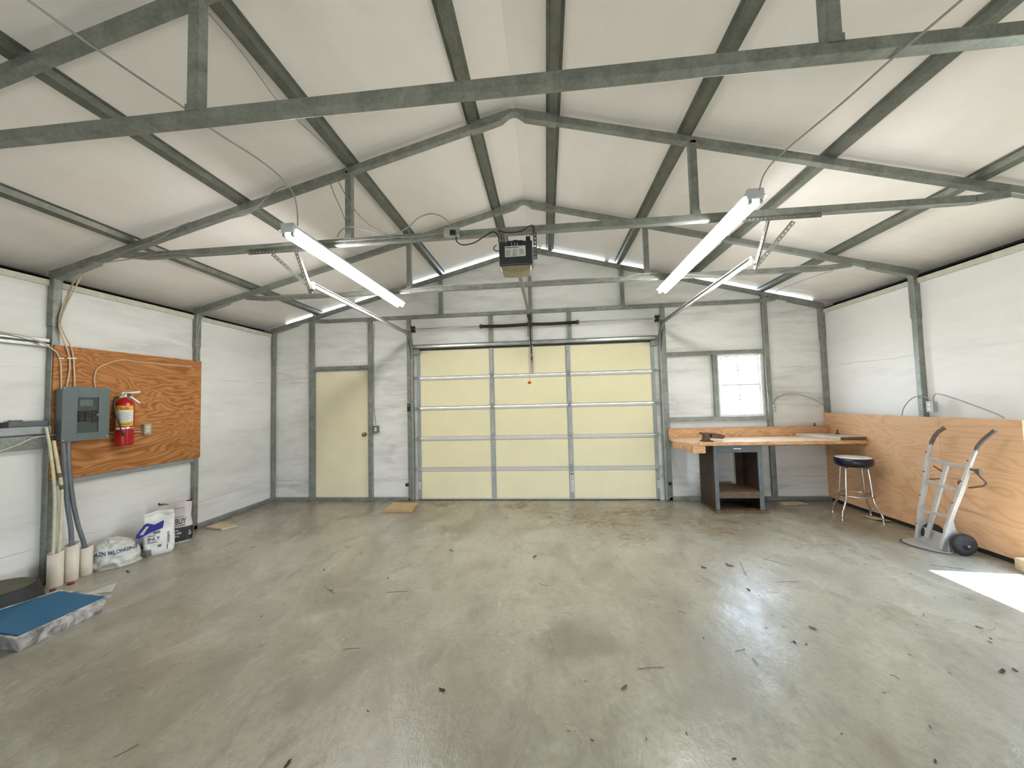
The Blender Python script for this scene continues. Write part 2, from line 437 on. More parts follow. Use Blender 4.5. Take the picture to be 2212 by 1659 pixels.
struct(MB().box(X0-0.02, X0, YF, 0.0, 0, 2.78).build('wall_left', M['walll']))
wr = MB().box(X1, X1+0.02, -2.34, 0.0, 0, 2.78).box(X1, X1+0.02, -3.25, -2.34, 2.05, 2.78).box(X1, X1+0.02, YF, -3.25, 0, 2.78)
struct(wr.build('wall_right', M['wallr']))
wf = MB()
for xa, xb, z0 in ((X0-0.2, -2.1, 0), (-2.1, XA, 0.75), (XA, 1.9, 0.75), (1.9, X1+0.2, 0)):  # low gap across the middle is added to let fill light in
    wf.prism([(xa, YF, z0), (xb, YF, z0), (xb, YF, rtop(xb)+0.04), (xa, YF, rtop(xa)+0.04)], (0, -0.03, 0))
struct(wf.build('wall_front', M['wall']))
# outer cladding closes the eaves, coloured dark for the shade there; pale eave trim inside
struct(MB().box(X0-0.20, X0-0.17, YF, 0.03, -0.1, rtop(X0-0.2)+0.07).build('trim_1', M['darkmetal']))
tr = MB().box(X1+0.17, X1+0.20, -2.34, 0.03, -0.1, rtop(X1+0.2)+0.07).box(X1+0.17, X1+0.20, YF, -3.25, -0.1, rtop(X1+0.2)+0.07).box(X1+0.17, X1+0.20, -3.25, -2.34, 2.05, rtop(X1+0.2)+0.07)
struct(tr.build('trim_2', M['darkmetal']))
struct(MB().box(X0, X0+0.022, YF, -0.0, 2.725, 2.796).box(X0-0.17, X0+0.022, YF, 0.0, 2.780, 2.796).build('trim_3', M['trimw']))
struct(MB().box(X1-0.022, X1, YF, -0.0, 2.725, 2.796).box(X1-0.022, X1+0.17, YF, 0.0, 2.780, 2.796).build('trim_4', M['trimw']))
# jamb of the side doorway behind the right edge of the photograph
struct(MB().box(X1-0.0, X1+0.20, -2.34, -2.31, 0, 2.08).box(X1-0.0, X1+0.20, -3.28, -3.25, 0, 2.08).box(X1, X1+0.20, -3.28, -2.31, 2.05, 2.08).build('trim_5', M['trimw']))
# steel rails along the foot of the walls
struct(MB().box(X0, -2.09, -0.057, 0, 0, 0.052).build('baseboard_back', M['steel'], bevel=0.004))
struct(MB().box(1.90, X1, -0.057, 0, 0, 0.052).build('baseboard_back.001', M['steel'], bevel=0.004))
struct(MB().box(X0, X0+0.057, YF, -0.057, 0, 0.052).build('baseboard_left', M['steel'], bevel=0.004))
struct(MB().box(X1-0.06, X1, -2.27, -0.057, 0, 0.042).build('baseboard_right', M['darkmetal'], bevel=0.004))

# window
wn = struct(bpy.data.objects.new('window_1', None)); COL.objects.link(wn); wn.location = (3.02, 0, 1.235); bpy.context.view_layer.update()
def ring(mb, x0, x1, z0, z1, t, y0, y1):
    mb.box(x0, x1, y0, y1, z0, z0+t); mb.box(x0, x1, y0, y1, z1-t, z1); mb.box(x0, x0+t, y0, y1, z0+t, z1-t); mb.box(x1-t, x1, y0, y1, z0+t, z1-t)
f = MB(); ring(f, 2.70, 3.34, 1.235, 2.17, 0.022, -0.02, 0.05); f.build('window_frame', M['plastic'], wn)
for z0, z1, y in ((1.257, 1.712, 0.004), (1.70, 2.148, 0.022)):
    s_ = MB(); ring(s_, 2.722, 3.318, z0, z1, 0.018, y, y+0.016)
    s_.box(3.014, 3.026, y+0.002, y+0.012, z0, z1); zm = (z0+z1)/2; s_.box(2.722, 3.318, y+0.002, y+0.012, zm-0.006, zm+0.006)
    so2 = s_.build('sash', M['plastic'], wn)
    MB().box(2.735, 3.305, y+0.006, y+0.009, z0+0.01, z1-0.01).build('pane', M['glass'], so2)
k_ = MB().lathe([(0.012, 0), (0.012, 0.004)], (2.765, -0.001, 2.105), (0, -1, 0), 12).build('sticker', M['yellow'], wn)

# man door
d1 = struct(bpy.data.objects.new('door_1', None)); COL.objects.link(d1); d1.location = (-3.25, 0, 0); bpy.context.view_layer.update()
MB().box(-3.70, -2.795, -0.012, 0.025, 0.035, 2.115).build('door_slab', M['doorc'], d1, bevel=0.003)
f = MB(); f.box(-3.72, -3.70, -0.03, 0.03, 0.0, 2.135).box(-2.795, -2.775, -0.03, 0.03, 0, 2.135).box(-3.70, -2.795, -0.03, 0.03, 2.115, 2.135).box(-3.70, -2.795, -0.03, 0.03, 0.0, 0.035)
f.build('door_frame', M['stile'], d1)
kn = MB().lathe([(0.033, 0), (0.033, 0.006), (0.012, 0.012), (0.012, 0.03), (0.026, 0.038), (0.03, 0.052), (0.024, 0.064), (0.008, 0.068)], (-2.855, -0.012, 1.065), (0, -1, 0), 20)
kn.build('door_knob', M['copper'], d1)

# ---------------------------------------------------------------- sectional garage door
d2 = struct(bpy.data.objects.new('door_2', None)); COL.objects.link(d2); d2.location = (-0.09, 0, 0); bpy.context.view_layer.update()
GX0, GX1 = -1.955, 1.785
SH = 0.486
xs = [GX0, -0.735, 0.475, GX1]
stx = [-0.735, 0.475]
for i in range(5):
    z0 = 0.015 + i*SH; z1 = z0+SH-0.004
    fr = MB().box(GX0+0.005, GX1-0.005, -0.008, 0.028, z0, z1)
    # lipped rails along the top and the bottom of each section
    fr.box(GX0+0.005, GX1-0.005, -0.022, -0.008, z0, z0+0.016).box(GX0+0.005, GX1-0.005, -0.022, -0.008, z1-0.036, z1)
    sec = fr.build('door_section', M['offwhite'], d2, bevel=0.002)
    edges = [GX0+0.045] + stx + [GX1-0.045]
    for j in range(3):
        a = edges[j]+(0.0 if j == 0 else 0.032); b = edges[j+1]-(0.0 if j == 2 else 0.032)
        MB().box(a+0.006, b-0.006, -0.013, -0.006, z0+0.022, z1-0.044).build('foam_panel', M['cream'], sec)
    for x in stx:
        st = MB().box(x-0.026, x+0.026, -0.030, -0.008, z0+0.004, z1-0.004).build('stile', M['stile'], sec, bevel=0.002)
        for zz in (z0+0.30, z0+0.345): MB().lathe([(0.006, 0), (0.006, 0.004)], (x, -0.030, zz), (0, -1, 0), 8).build('bolt', M['black'], sec)
    for x in (GX0+0.02, GX1-0.02):
        MB().box(x-0.03, x+0.024, -0.028, -0.008, z0+0.002, z1-0.002).build('end_stile', M['stile'], sec, bevel=0.002)
    if i:
        for x in stx:
            h = MB().box(x-0.028, x+0.028, -0.036, -0.030, z0-0.05, z0+0.05).tube([(x-0.028, -0.040, z0), (x+0.028, -0.040, z0)], 0.007, 8)
            h.build('hinge', M['steel'], sec)
        for x, s in ((GX0+0.01, -1), (GX1-0.01, 1)):
            h = MB().box(x-0.03, x+0.03, -0.040, -0.028, z0-0.03, z0+0.03).tube([(x-s*0.03, -0.05, z0), (x+s*0.09, -0.05, z0)], 0.007, 8)
            h.lathe([(0.022, 0), (0.022, 0.018)], (x+s*0.07, -0.05, z0), (1, 0, 0), 12)
            h.build('roller', M['bright'], sec)
# thin pull lines by the top rollers
for x, s in ((GX0+0.05, 1), (GX1-0.05, -1)):
    MB().box(x, x+s*0.10, -0.03, -0.024, 2.392, 2.398).box(x, x+s*0.12, -0.03, -0.024, 2.365, 2.370).build('top_bracket', M['bright'], d2)
    MB().box(x-s*0.10, x+s*0.0, -0.06, -0.028, 2.34, 2.42).build('top_bracket', M['steel'], d2, bevel=0.003)
# reinforcing strut over the top section
MB().prism([(GX0-0.01, -0.02, 2.43), (GX0-0.01, -0.07, 2.43), (GX0-0.01, -0.085, 2.445), (GX0-0.01, -0.085, 2.475), (GX0-0.01, -0.07, 2.492), (GX0-0.01, -0.02, 2.492)], (GX1-GX0+0.02, 0, 0)).build('strut', M['bright'], d2, bevel=0.003)
MB().box(GX0, GX1, -0.03, -0.008, 2.405, 2.43).build('top_rail', M['darkmetal'], d2)
# centre bracket stile for the opener arm
MB().box(-0.112, -0.068, -0.036, -0.012, 1.975, 2.42).build('centre_stile', M['stile'], d2, bevel=0.002)
MB().box(-0.106, -0.074, -0.046, -0.036, 2.13, 2.30).box(-0.098, -0.082, -0.075, -0.046, 2.27, 2.31).build('arm_bracket', M['steel'], d2, bevel=0.002)
MB().box(-0.105, -0.075, -0.0475, -0.046, 2.175, 2.245).build('sticker', M['maroon'], d2)
# bottom seal
MB().box(GX0, GX1, -0.015, 0.03, 0.0, 0.018).build('bottom_seal', M['black'], d2)
# warning stickers: falling figure, lines of text
lb = MB().box(0.452, 0.498, -0.0325, -0.0305, 0.135, 0.425).build('warning_label', M['paper'], d2)
MB().box(0.456, 0.494, -0.0335, -0.0325, 0.385, 0.42).build('pictogram', M['ink'], lb)
MB().bar((0.462, -0.034, 0.392), (0.488, -0.034, 0.416), 0.003, 0.003).bar((0.462, -0.034, 0.416), (0.488, -0.034, 0.392), 0.003, 0.003).build('pictogram', M['paper'], lb)
t_ = MB()
for k in range(17): t_.box(0.458, 0.458+random.uniform(0.022, 0.034), -0.0334, -0.0325, 0.145+k*0.0135, 0.149+k*0.0135)
t_.build('lettering', M['ink'], lb)
for x in (GX0+0.018, GX1-0.018):
    l2 = MB().box(x-0.018, x+0.018, -0.0295, -0.028, 0.18, 0.31).build('warning_label', M['paper'], d2)
    MB().box(x-0.018, x+0.018, -0.0305, -0.0295, 0.298, 0.31).build('stripe', M['redp'], l2)
    t_ = MB()
    for k in range(7): t_.box(x-0.014, x+0.010, -0.0303, -0.0295, 0.19+k*0.014, 0.194+k*0.014)
    t_.build('lettering', M['ink'], l2)

# ================================================================ STEEL FRAME
def truss(y, label, foot=0.0, posts=True):
    t = thing('roof_truss', label, 'roof truss', (XA, y, 0), 'steel roof trusses')
    hw = 0.057
    th = 0.062
    for s, xe in ((-1, X0+0.02), (1, X1-0.02)):
        a = XA + s*0.33
        MB().prism([(a, y-hw/2, rtop(a)), (xe, y-hw/2, rtop(xe)), (xe, y-hw/2, rtop(xe)-th), (a, y-hw/2, rtop(a)-th)], (0, hw, 0)).build('rafter', M['steel'], t, bevel=0.006)
        # sleeve where rafter meets post
        b = xe - s*0.46
        MB().prism([(xe, y-0.035, rtop(xe)+0.0), (b, y-0.035, rtop(b)+0.0), (b, y-0.035, rtop(b)-0.075), (xe-s*0.05, y-0.035, rtop(xe-s*0.05)-0.085), (xe, y-0.035, rtop(xe)-0.16)], (0, 0.07, 0)).build('elbow', M['steel'], t, bevel=0.005)
        if posts:
            if s < 0: px0, px1 = X0+0.002, X0+0.057
            else: px0, px1 = X1-0.057, X1-0.002
            yy = min(y, -0.031)
            MB().box(px0, px1, yy-0.0285, yy+0.0285, (foot if s > 0 else 0.0), 2.86).build('post', M['steel'], t, bevel=0.006)
            MB().box(px0-(0.0 if s < 0 else 0.008), px1+(0.008 if s < 0 else 0.0), yy-0.036, yy+0.030, 2.34, 2.87).build('sleeve', M['steel'], t, bevel=0.006)
            for zz in (2.40, 2.62): MB().lathe([(0.006, 0), (0.006, 0.005)], ((px1+0.008 if s < 0 else px0-0.008), yy, zz), (1 if s < 0 else -1, 0, 0), 8).build('screw', M['bright'], t)
    # crown: bent sleeve with a pinched fold under the ridge
    top = [(XA-0.36, rtop(XA-0.36)+0.006), (XA-0.10, rtop(XA-0.10)+0.006), (XA-0.03, rtop(XA)-0.004), (XA+0.03, rtop(XA)-0.004), (XA+0.10, rtop(XA+0.10)+0.006), (XA+0.36, rtop(XA+0.36)+0.006)]
    bot = [(XA+0.36, rtop(XA+0.36)-0.070), (XA+0.10, rtop(XA+0.10)-0.070), (XA+0.055, rtop(XA)-0.060), (XA+0.03, rtop(XA)-0.043), (XA, rtop(XA)-0.036), (XA-0.03, rtop(XA)-0.043), (XA-0.055, rtop(XA)-0.060), (XA-0.10, rtop(XA-0.10)-0.070), (XA-0.36, rtop(XA-0.36)-0.070)]
    MB().prism([(x, y-0.034, z) for x, z in top+bot], (0, 0.068, 0)).build('crown', M['steel'], t, bevel=0.003)
    zc = 2.957
    # collar beam, ends pinched flat and screwed to the rafters
    yc = y
    xl, xr = -3.66, 3.50
    c = MB().box(xl+0.16, xr-0.16, yc-hw/2, yc+hw/2, zc-0.0285, zc+0.0285)
    for xa, xb in ((xl+0.16, xl-0.06), (xr-0.16, xr+0.06)):
        vs = [(xa, yc-hw/2, zc-0.0285), (xa, yc+hw/2, zc-0.0285), (xa, yc+hw/2, zc+0.0285), (xa, yc-hw/2, zc+0.0285),
              (xb, yc-hw/2-0.012, zc-0.034+0.02), (xb, yc-hw/2, zc-0.034+0.02), (xb, yc-hw/2, zc+0.046), (xb, yc-hw/2-0.012, zc+0.046)]
        c.add(vs, [(0, 1, 2, 3), (4, 7, 6, 5), (0, 4, 5, 1), (1, 5, 6, 2), (2, 6, 7, 3), (3, 7, 4, 0)])
    c.build('collar_beam', M['steel'], t, bevel=0.005)
    for x in (-1.545, 1.345):
        MB().box(x-0.0285, x+0.0285, y-0.0285, y+0.0285, zc+0.02, rtop(x)-0.03).build('strut', M['steel'], t, bevel=0.006)
        MB().box(x-0.032, x+0.032, y-0.033, y-0.0285, zc+0.020, zc+0.055).build('clip', M['steel'], t, bevel=0.002)
    return t
truss(-3*D, 'grey steel roof truss nearest the camera, its beam crossing the top of the view')
truss(-2*D, 'grey steel roof truss carrying the garage door opener and the track hangers', foot=2.08)
truss(-1*D, 'grey steel roof truss over the far ends of the tube lights')
truss(-0.031, 'grey steel gable frame standing against the far wall')

pl = [(-3.64, 'lowest purlin of the left roof slope, nearest the eave'), (-2.55, 'second purlin up the left roof slope from the eave'),
      (-1.525, 'purlin on the left slope above the left uprights of the trusses'), (-0.435, 'purlin just left of the ridge, above the garage door opener'),
      (0.245, 'purlin just right of the ridge, running straight to the far gable'), (1.30, 'purlin on the right slope above the right uprights of the trusses'),
      (2.375, 'second purlin up the right roof slope from the eave'), (3.39, 'lowest purlin of the right roof slope, nearest the eave')]
for x, lab in pl:
    sl = -0.26 if x > XA else 0.26
    prof = [(-0.058, 0.042), (-0.034, 0.042), (-0.024, 0.002), (0.024, 0.002), (0.034, 0.042), (0.058, 0.042), (0.058, 0.0385), (0.037, 0.0385), (0.027, -0.001), (-0.027, -0.001), (-0.037, 0.0385), (-0.058, 0.0385)]
    mb = MB(); vs = []
    for y in (YF, 0.02):
        for u, v in prof: vs.append((x+u, y, rtop(x)+sl*u+v+0.001))
    n = len(prof)
    mb.add(vs, [(i, (i+1) % n, n+(i+1) % n, n+i) for i in range(n)])
    for a, b, c_, d_ in ((0, 1, 10, 11), (1, 2, 9, 10), (2, 3, 8, 9), (3, 4, 7, 8), (4, 5, 6, 7)):
        mb.f.append((a, b, c_, d_)); mb.sm.append(False)
    o = mb.build('roof_purlin', M['purlin']); tag(o, 'dark steel '+lab, 'purlin', 'steel purlins under the roof')

def member(name, x0, x1, y0, y1, z0, z1, label, cat='stud', group='steel framing of the walls', mat='steel', slope=False):
    mb = MB()
    if slope:
        mb.prism([(x0, y0, z0), (x1, y0, z0), (x1, y0, rtop(x1)-0.062), (x0, y0, rtop(x0)-0.062)], (0, y1-y0, 0))
    else: mb.box(x0, x1, y0, y1, z0, z1)
    return tag(mb.build(name, M[mat], bevel=0.005), label, cat, group)
Yb0, Yb1 = -0.057, -0.001
member('wall_stud', -3.80, -3.722, Yb0, Yb1, 0.052, 3, 'grey steel stud left of the cream man door, on its hinge side', slope=True)
member('wall_stud', -2.775, -2.712, Yb0, Yb1, 0.052, 2.928, 'grey steel stud right of the cream man door, carrying the grey switch box')
member('wall_stud', -2.118, -2.055, Yb0, Yb1, 0.0, 2.928, 'grey steel jamb post left of the garage door')
member('wall_stud', 1.90, 1.963, Yb0, Yb1, 0.0, 2.928, 'grey steel jamb post right of the garage door')
member('wall_stud', 3.375, 3.44, Yb0, Yb1, 0.052, 3, 'tall grey steel stud right of the window', slope=True)
member('wall_stud', 2.628, 2.69, Yb0, Yb1, 1.238, 2.168, 'short grey steel stud on the left side of the window')
member('wall_stud', -0.768, -0.705, -0.045, Yb1, 2.50, 2.928, 'short steel stud above the garage door, behind the left half of the black spring')
member('wall_stud', 0.483, 0.546, -0.045, Yb1, 2.50, 2.928, 'short steel stud above the garage door, behind the right tip of the black spring')
member('wall_stud', -0.125, -0.062, -0.045, Yb1, 2.50, 2.928, 'short steel stud behind the middle bearing of the garage door spring')
member('wall_stud', -0.118, -0.062, Yb0, Yb1, 2.986, 3.93, 'vertical steel post in the middle of the far gable')
member('wall_rail', -3.722, -2.775, Yb0, Yb1, 2.137, 2.195, 'steel header over the cream man door', 'rail')
member('wall_rail', -2.055, 1.90, -0.045, Yb1, 2.44, 2.50, 'steel header across the top of the garage door opening', 'rail')
member('wall_rail', 1.963, 3.375, Yb0, Yb1, 2.168, 2.226, 'steel rail over the top of the window', 'rail')
member('wall_rail', 1.963, 3.375, Yb0, Yb1, 1.178, 1.236, 'steel rail along the bottom of the window', 'rail')
XL = X0+0.001
member('wall_rail', XL, XL+0.045, -4.30, -2*D-0.031, 2.145, 2.178, 'thin steel rail on the left wall, lower of the upper pair', 'rail', mat='bright')
member('wall_rail', XL, XL+0.045, -4.30, -2*D-0.031, 2.19, 2.225, 'bright steel rail on the left wall, top of the upper pair', 'rail', mat='bright')
member('wall_rail', XL, XL+0.09, -4.30, -2*D-0.031, 1.355, 1.425, 'pale steel ledge rail left of the breaker panel with the grey bar lying on it', 'rail', mat='stile')
member('wall_rail', XL, XL+0.075, -4.30, -2*D-0.031, 1.225, 1.345, 'wide steel rail directly under the ledge left of the breaker panel', 'rail')
member('wall_rail', XL, XL+0.05, -2*D+0.031, -D-0.031, 0.865, 0.918, 'steel rail along the bottom edge of the brown plywood', 'rail', mat='stile')

# ================================================================ LEFT WALL THINGS
PX = X0+0.070
tag(MB().box(X0+0.058, PX, -2.835, -1.375, 0.918, 2.172).build('plywood_sheet', M['plyl'], bevel=0.001), 'brown plywood sheet with bold wavy grain mounted on the left wall', 'plywood sheet')

# breaker panel
bp = thing('breaker_panel', 'grey electrical breaker panel with a dark open bay on the brown plywood', 'breaker panel', (PX, -2.65, 1.28))
MB().box(PX, -4.312, -2.818, -2.478, 1.288, 1.762).build('enclosure', M['panelgrey'], bp, bevel=0.004)
c = MB(); ya, yb, za, zb = -2.834, -2.466, 1.272, 1.782; ia, ib, ja, jb = -2.722, -2.556, 1.345, 1.682; xf0, xf1 = -4.312, -4.300
c.box(xf0, xf1, ya, ia, za, zb).box(xf0, xf1, ib, yb, za, zb).box(xf0, xf1, ia, ib, za, ja).box(xf0, xf1, ia, ib, jb, zb)
cov = c.build('cover', M['panelgrey'], bp, bevel=0.002)
MB().box(xf0-0.001, xf0+0.003, ia, ib, ja, jb).build('dead_front', M['paneldark'], bp)
for k in range(4):
    for q in (0, 1): MB().box(xf0, xf0+0.012, -2.715+q*0.052, -2.668+q*0.052, 1.452+k*0.027, 1.474+k*0.027).build('breaker', M['black'], bp, bevel=0.001)
MB().box(xf0, xf0+0.008, -2.605, -2.562, 1.44, 1.56).build('blank_plate', M['black'], bp)
MB().box(xf0+0.012, xf0+0.0128, -2.71, -2.625, 1.478, 1.480).build('label_strip', M['greyp'], bp)
MB().box(xf0+0.003, xf0+0.0042, -2.70, -2.60, 1.60, 1.66).build('label_strip', M['greyp'], bp)
MB().box(xf0+0.004, xf0+0.016, -2.574, -2.562, 1.505, 1.52).build('latch', M['bright'], bp)
for yy, zz in ((-2.822, 1.768), (-2.48, 1.765), (-2.822, 1.287), (-2.482, 1.296)):
    MB().lathe([(0.005, 0), (0.005, 0.003)], (xf1, yy, zz), (1, 0, 0), 8).build('screw', M['chrome'], bp)

# fire extinguisher
ex = thing('fire_extinguisher', 'red fire extinguisher with a yellow label hanging beside the breaker panel', 'fire extinguisher', (-4.32, -2.315, 1.18))
ec = (-4.318, -2.315)
MB().lathe([(0.05, 0), (0.068, 0.004), (0.072, 0.015), (0.072, 0.42), (0.066, 0.45), (0.045, 0.478), (0.02, 0.49), (0.018, 0.505)], (ec[0], ec[1], 1.182), n=32).build('cylinder', M['red'], ex)
def wrap(z0, z1, r, a0, a1, n=14):
    mb = MB(); vs = []
    for z in (z0, z1):
        for k in range(n+1):
            t = a0+(a1-a0)*k/n; vs.append((ec[0]+r*math.cos(t), ec[1]+r*math.sin(t), z))
    return mb.add(vs, [(k, k+1, n+2+k, n+1+k) for k in range(n)], True)
a0, a1 = -1.75, 0.35
w1 = wrap(1.385, 1.60, 0.0727, a0, a1).build('label_sheet', M['paper'], ex)
wrap(1.55, 1.60, 0.0730, a0, a1).build('label_band', M['yellow'], w1)
wrap(1.385, 1.43, 0.0730, a0, a1).build('label_band', M['yellow'], w1)
for k in range(7):
    z = 1.442+k*0.0135; wrap(z, z+0.0035, 0.0731, -1.45, 0.1-random.uniform(0, 0.4)).build('lettering', M['greybag'], w1)
for z, a, b in ((1.572, -1.3, -0.9), (1.572, -0.7, -0.3), (1.562, -1.2, -0.2), (1.402, -1.1, -0.1)):
    wrap(z, z+0.006, 0.0732, a, b).build('lettering', M['ink'], w1)
MB().lathe([(0.0735, 0), (0.0745, 0.001), (0.0745, 0.020), (0.0735, 0.021)], (ec[0], ec[1], 1.352), n=32).box(ec[0]-0.085, ec[0]-0.05, ec[1]-0.02, ec[1]+0.02, 1.345, 1.38).build('strap', M['chrome'], ex)
MB().box(ec[0]+0.02, ec[0]+0.055, ec[1]-0.095, ec[1]-0.062, 1.352, 1.375).build('strap_buckle', M['plastic'], ex, bevel=0.003)
MB().lathe([(0.02, 0), (0.024, 0.004), (0.024, 0.045), (0.018, 0.05)], (ec[0], ec[1], 1.683), n=16).build('valve', M['chrome'], ex)
MB().bar((ec[0], ec[1]-0.06, 1.69), (ec[0], ec[1]+0.02, 1.69), 0.02, 0.018).build('collar', M['chrome'], ex, bevel=0.003)
MB().bar((ec[0], ec[1]-0.01, 1.728), (ec[0]+0.03, ec[1]+0.115, 1.748), 0.022, 0.018).bar((ec[0], ec[1]-0.018, 1.70), (ec[0], ec[1]-0.018, 1.745), 0.022, 0.012).build('top_lever', M['plastic'], ex, bevel=0.002)
MB().bar((ec[0]+0.01, ec[1]+0.03, 1.70), (ec[0]+0.03, ec[1]+0.115, 1.625), 0.022, 0.016).build('carry_handle', M['plastic'], ex, bevel=0.002)
MB().lathe([(0.018, 0), (0.018, 0.014)], (ec[0]+0.022, ec[1]+0.012, 1.713), (1, -0.3, 0), 16).build('gauge', M['black'], ex)
MB().tube(curve([(ec[0], ec[1]-0.06, 1.69), (ec[0]+0.01, ec[1]-0.105, 1.66), (ec[0]+0.03, ec[1]-0.115, 1.55), (ec[0]+0.05, ec[1]-0.095, 1.43), (ec[0]+0.055, ec[1]-0.075, 1.34)]), 0.009, 8).build('hose', M['black'], ex)
MB().tube([(ec[0]+0.055, ec[1]-0.075, 1.345), (ec[0]+0.062, ec[1]-0.05, 1.285)], [0.008, 0.012], 10).build('nozzle', M['black'], ex)

# outlet on the plywood
def outlet(name, c, nrm, label, mat='plate', group=None, wide=0.0, duplex=True):
    """c centre of the face on the wall side; nrm points into the room"""
    n = Vector(nrm); r = Vector((0, 0, 1)).cross(n); c = Vector(c)
    t = thing(name, label, 'outlet box', c, group)
    def bx(w, h, d0, d1, z=0.0, o=0.0):
        mb = MB(); mb.bar(c+n*d0+Vector((0, 0, z))+r*o, c+n*d1+Vector((0, 0, z))+r*o, w, h); return mb
    bx(0.07+wide, 0.11, 0, 0.045).build('box', M[mat], t, bevel=0.004)
    bx(0.072+wide, 0.115, 0.045, 0.049).build('cover_plate', M[mat], t, bevel=0.002)
    if duplex:
        for z in (-0.022, 0.022):
            f_ = MB().lathe([(0.017, 0), (0.017, 0.003)], c+n*0.049+Vector((0, 0, z)), n, 16).build('socket', M['plastic'], t)
            for o in (-0.006, 0.006): MB().bar(c+n*0.0515+Vector((0, 0, z+0.003))+r*o, c+n*0.0525+Vector((0, 0, z+0.003))+r*o, 0.002, 0.008).build('slot', M['black'], f_)
    else:
        bx(0.035, 0.066, 0.049, 0.051).build('face', M['ivory'], t)
        bx(0.008, 0.02, 0.051, 0.06).build('toggle', M['ivory'], t)
    return t
outlet('outlet_box', (PX, -2.055, 1.335), (1, 0, 0), 'small metal outlet box on the brown plywood right of the fire extinguisher', duplex=False)
outlet('outlet_box', (3.45, -0.003, 1.355), (0, -1, 0), 'small grey outlet box on the far wall right of the window')
outlet('switch_box', (-2.655, -0.003, 1.145), (0, -1, 0), 'grey switch box beside the stud right of the man door', 'panelgrey', wide=0.02, duplex=False)
outlet('outlet_box', (X1-0.06, -D-0.15, 1.375), (-1, 0, 0), 'metal duplex outlet box on the right wall post above the tan plywood')

# cables on the left wall
xw = PX+0.012
cc = 'electrical cables on the left wall'
def Lw(*p, x=xw): return [at(a, b, 0, x) for a, b in p]
cable('cable', Lw((-60, 700), (0, 716), (60, 728), (105, 748), (128, 772), (132, 820), (132, 842)), 0.006, M['creamcable'], 'cable arching in from the left edge down to the top of the breaker panel', group=cc)
cable('cable', Lw((160, 605), (140, 650), (128, 690), (132, 720), (148, 765), (150, 800), (142, 842)), 0.006, M['creamcable'], 'middle of the three cables dropping into the top of the breaker panel', group=cc)
cable('cable', Lw((175, 598), (150, 645), (132, 690), (136, 715), (155, 755), (160, 800), (161, 842)), 0.006, M['creamcable'], 'right one of the three cables dropping into the top of the breaker panel', group=cc)
cable('cable', Lw((206, 842), (204, 815), (215, 793), (260, 778), (300, 782), (350, 787), (415, 792)), 0.005, M['creamcable'], 'thin cable looping from the panel top across the brown plywood', group=cc)
cable('cable', Lw((236, 934), (250, 934), (305, 933)), 0.006, M['creamcable'], 'short cable passing behind the fire extinguisher to the outlet box', group=cc)
cable('cable', Lw((-30, 978), (0, 974), (35, 962), (75, 945), (120, 939), x=X0+0.10), 0.003, M['plastic'], 'thin white wire curving over the ledge toward the breaker panel', group=cc)
for p, lab in (((132, 774), 'left'), ((149, 774), 'middle'), ((160, 774), 'right')):
    q = at(p[0], p[1], 0, xw)
    tag(MB().box(q.x-0.006, q.x+0.008, q.y-0.018, q.y+0.018, q.z-0.006, q.z+0.006).build('cable_clip', M['plastic'], bevel=0.002), 'white cable clip on the %s cable above the breaker panel' % lab, 'clip', 'white cable clips on the plywood')
# grey bar on the ledge
gb = thing('grey_bar', 'flat grey metal bar with a dark end lying on the ledge left of the panel', 'bar', (X0+0.05, -3.0, 1.426))
MB().box(X0+0.02, X0+0.075, -3.11, -2.86, 1.4265, 1.476).build('body', M['greyp'], gb, bevel=0.004)
MB().box(X0+0.02, X0+0.078, -3.155, -3.11, 1.4265, 1.470).build('end_cap', M['black'], gb, bevel=0.003)
MB().box(X0+0.025, X0+0.07, -3.09, -3.02, 1.4765, 1.486).build('tab', M['greyp'], gb, bevel=0.003)

# conduits and white sleeves
def sleeve(name, x, y, r, h, tilt, label):
    mb = MB(); n = 28; vs = []
    for rr, top in ((r, True), (r, False), (r-0.004, True), (r-0.004, False)):
        for k in range(n):
            a = 2*PI*k/n; X = x+rr*math.cos(a); Y = y+rr*math.sin(a)
            vs.append((X, Y, (h+tilt*math.sin(a)) if top else 0.001))
    fs = []
    for k in range(n):
        j = (k+1) % n
        fs += [(n+k, n+j, j, k), (2*n+k, 2*n+j, 3*n+j, 3*n+k), (k, j, 2*n+j, 2*n+k)]
    mb.add(vs, fs, True)
    return tag(mb.build(name, M['pvc']), label, 'pipe sleeve', 'white pipe sleeves on the floor')
sleeve('pipe_sleeve', -4.292, -2.850, 0.050, 0.30, 0.012, 'white plastic pipe sleeve standing on the floor, leftmost of the three, holding the ivory rods')
sleeve('pipe_sleeve', -4.292, -2.738, 0.048, 0.325, 0.012, 'middle white pipe sleeve with a grey conduit entering it')
sleeve('pipe_sleeve', -4.292, -2.630, 0.045, 0.265, 0.012, 'white pipe sleeve nearest the white bags, right of the three')
cable('conduit', [(-4.33, -2.80, 1.268), (-4.32, -2.79, 1.05), (-4.30, -2.775, 0.70), (-4.292, -2.748, 0.45), (-4.292, -2.738, 0.2)], 0.017, M['conduit'], 'grey conduit running from the panel into the middle white sleeve', 'conduit', 'grey conduits under the breaker panel')
cable('conduit', [(-4.33, -2.765, 1.268), (-4.32, -2.76, 1.05), (-4.30, -2.74, 0.75), (-4.295, -2.70, 0.50), (-4.292, -2.65, 0.30), (-4.292, -2.632, 0.15)], 0.017, M['conduit'], 'grey conduit bending from the panel into the right white sleeve', 'conduit', 'grey conduits under the breaker panel')
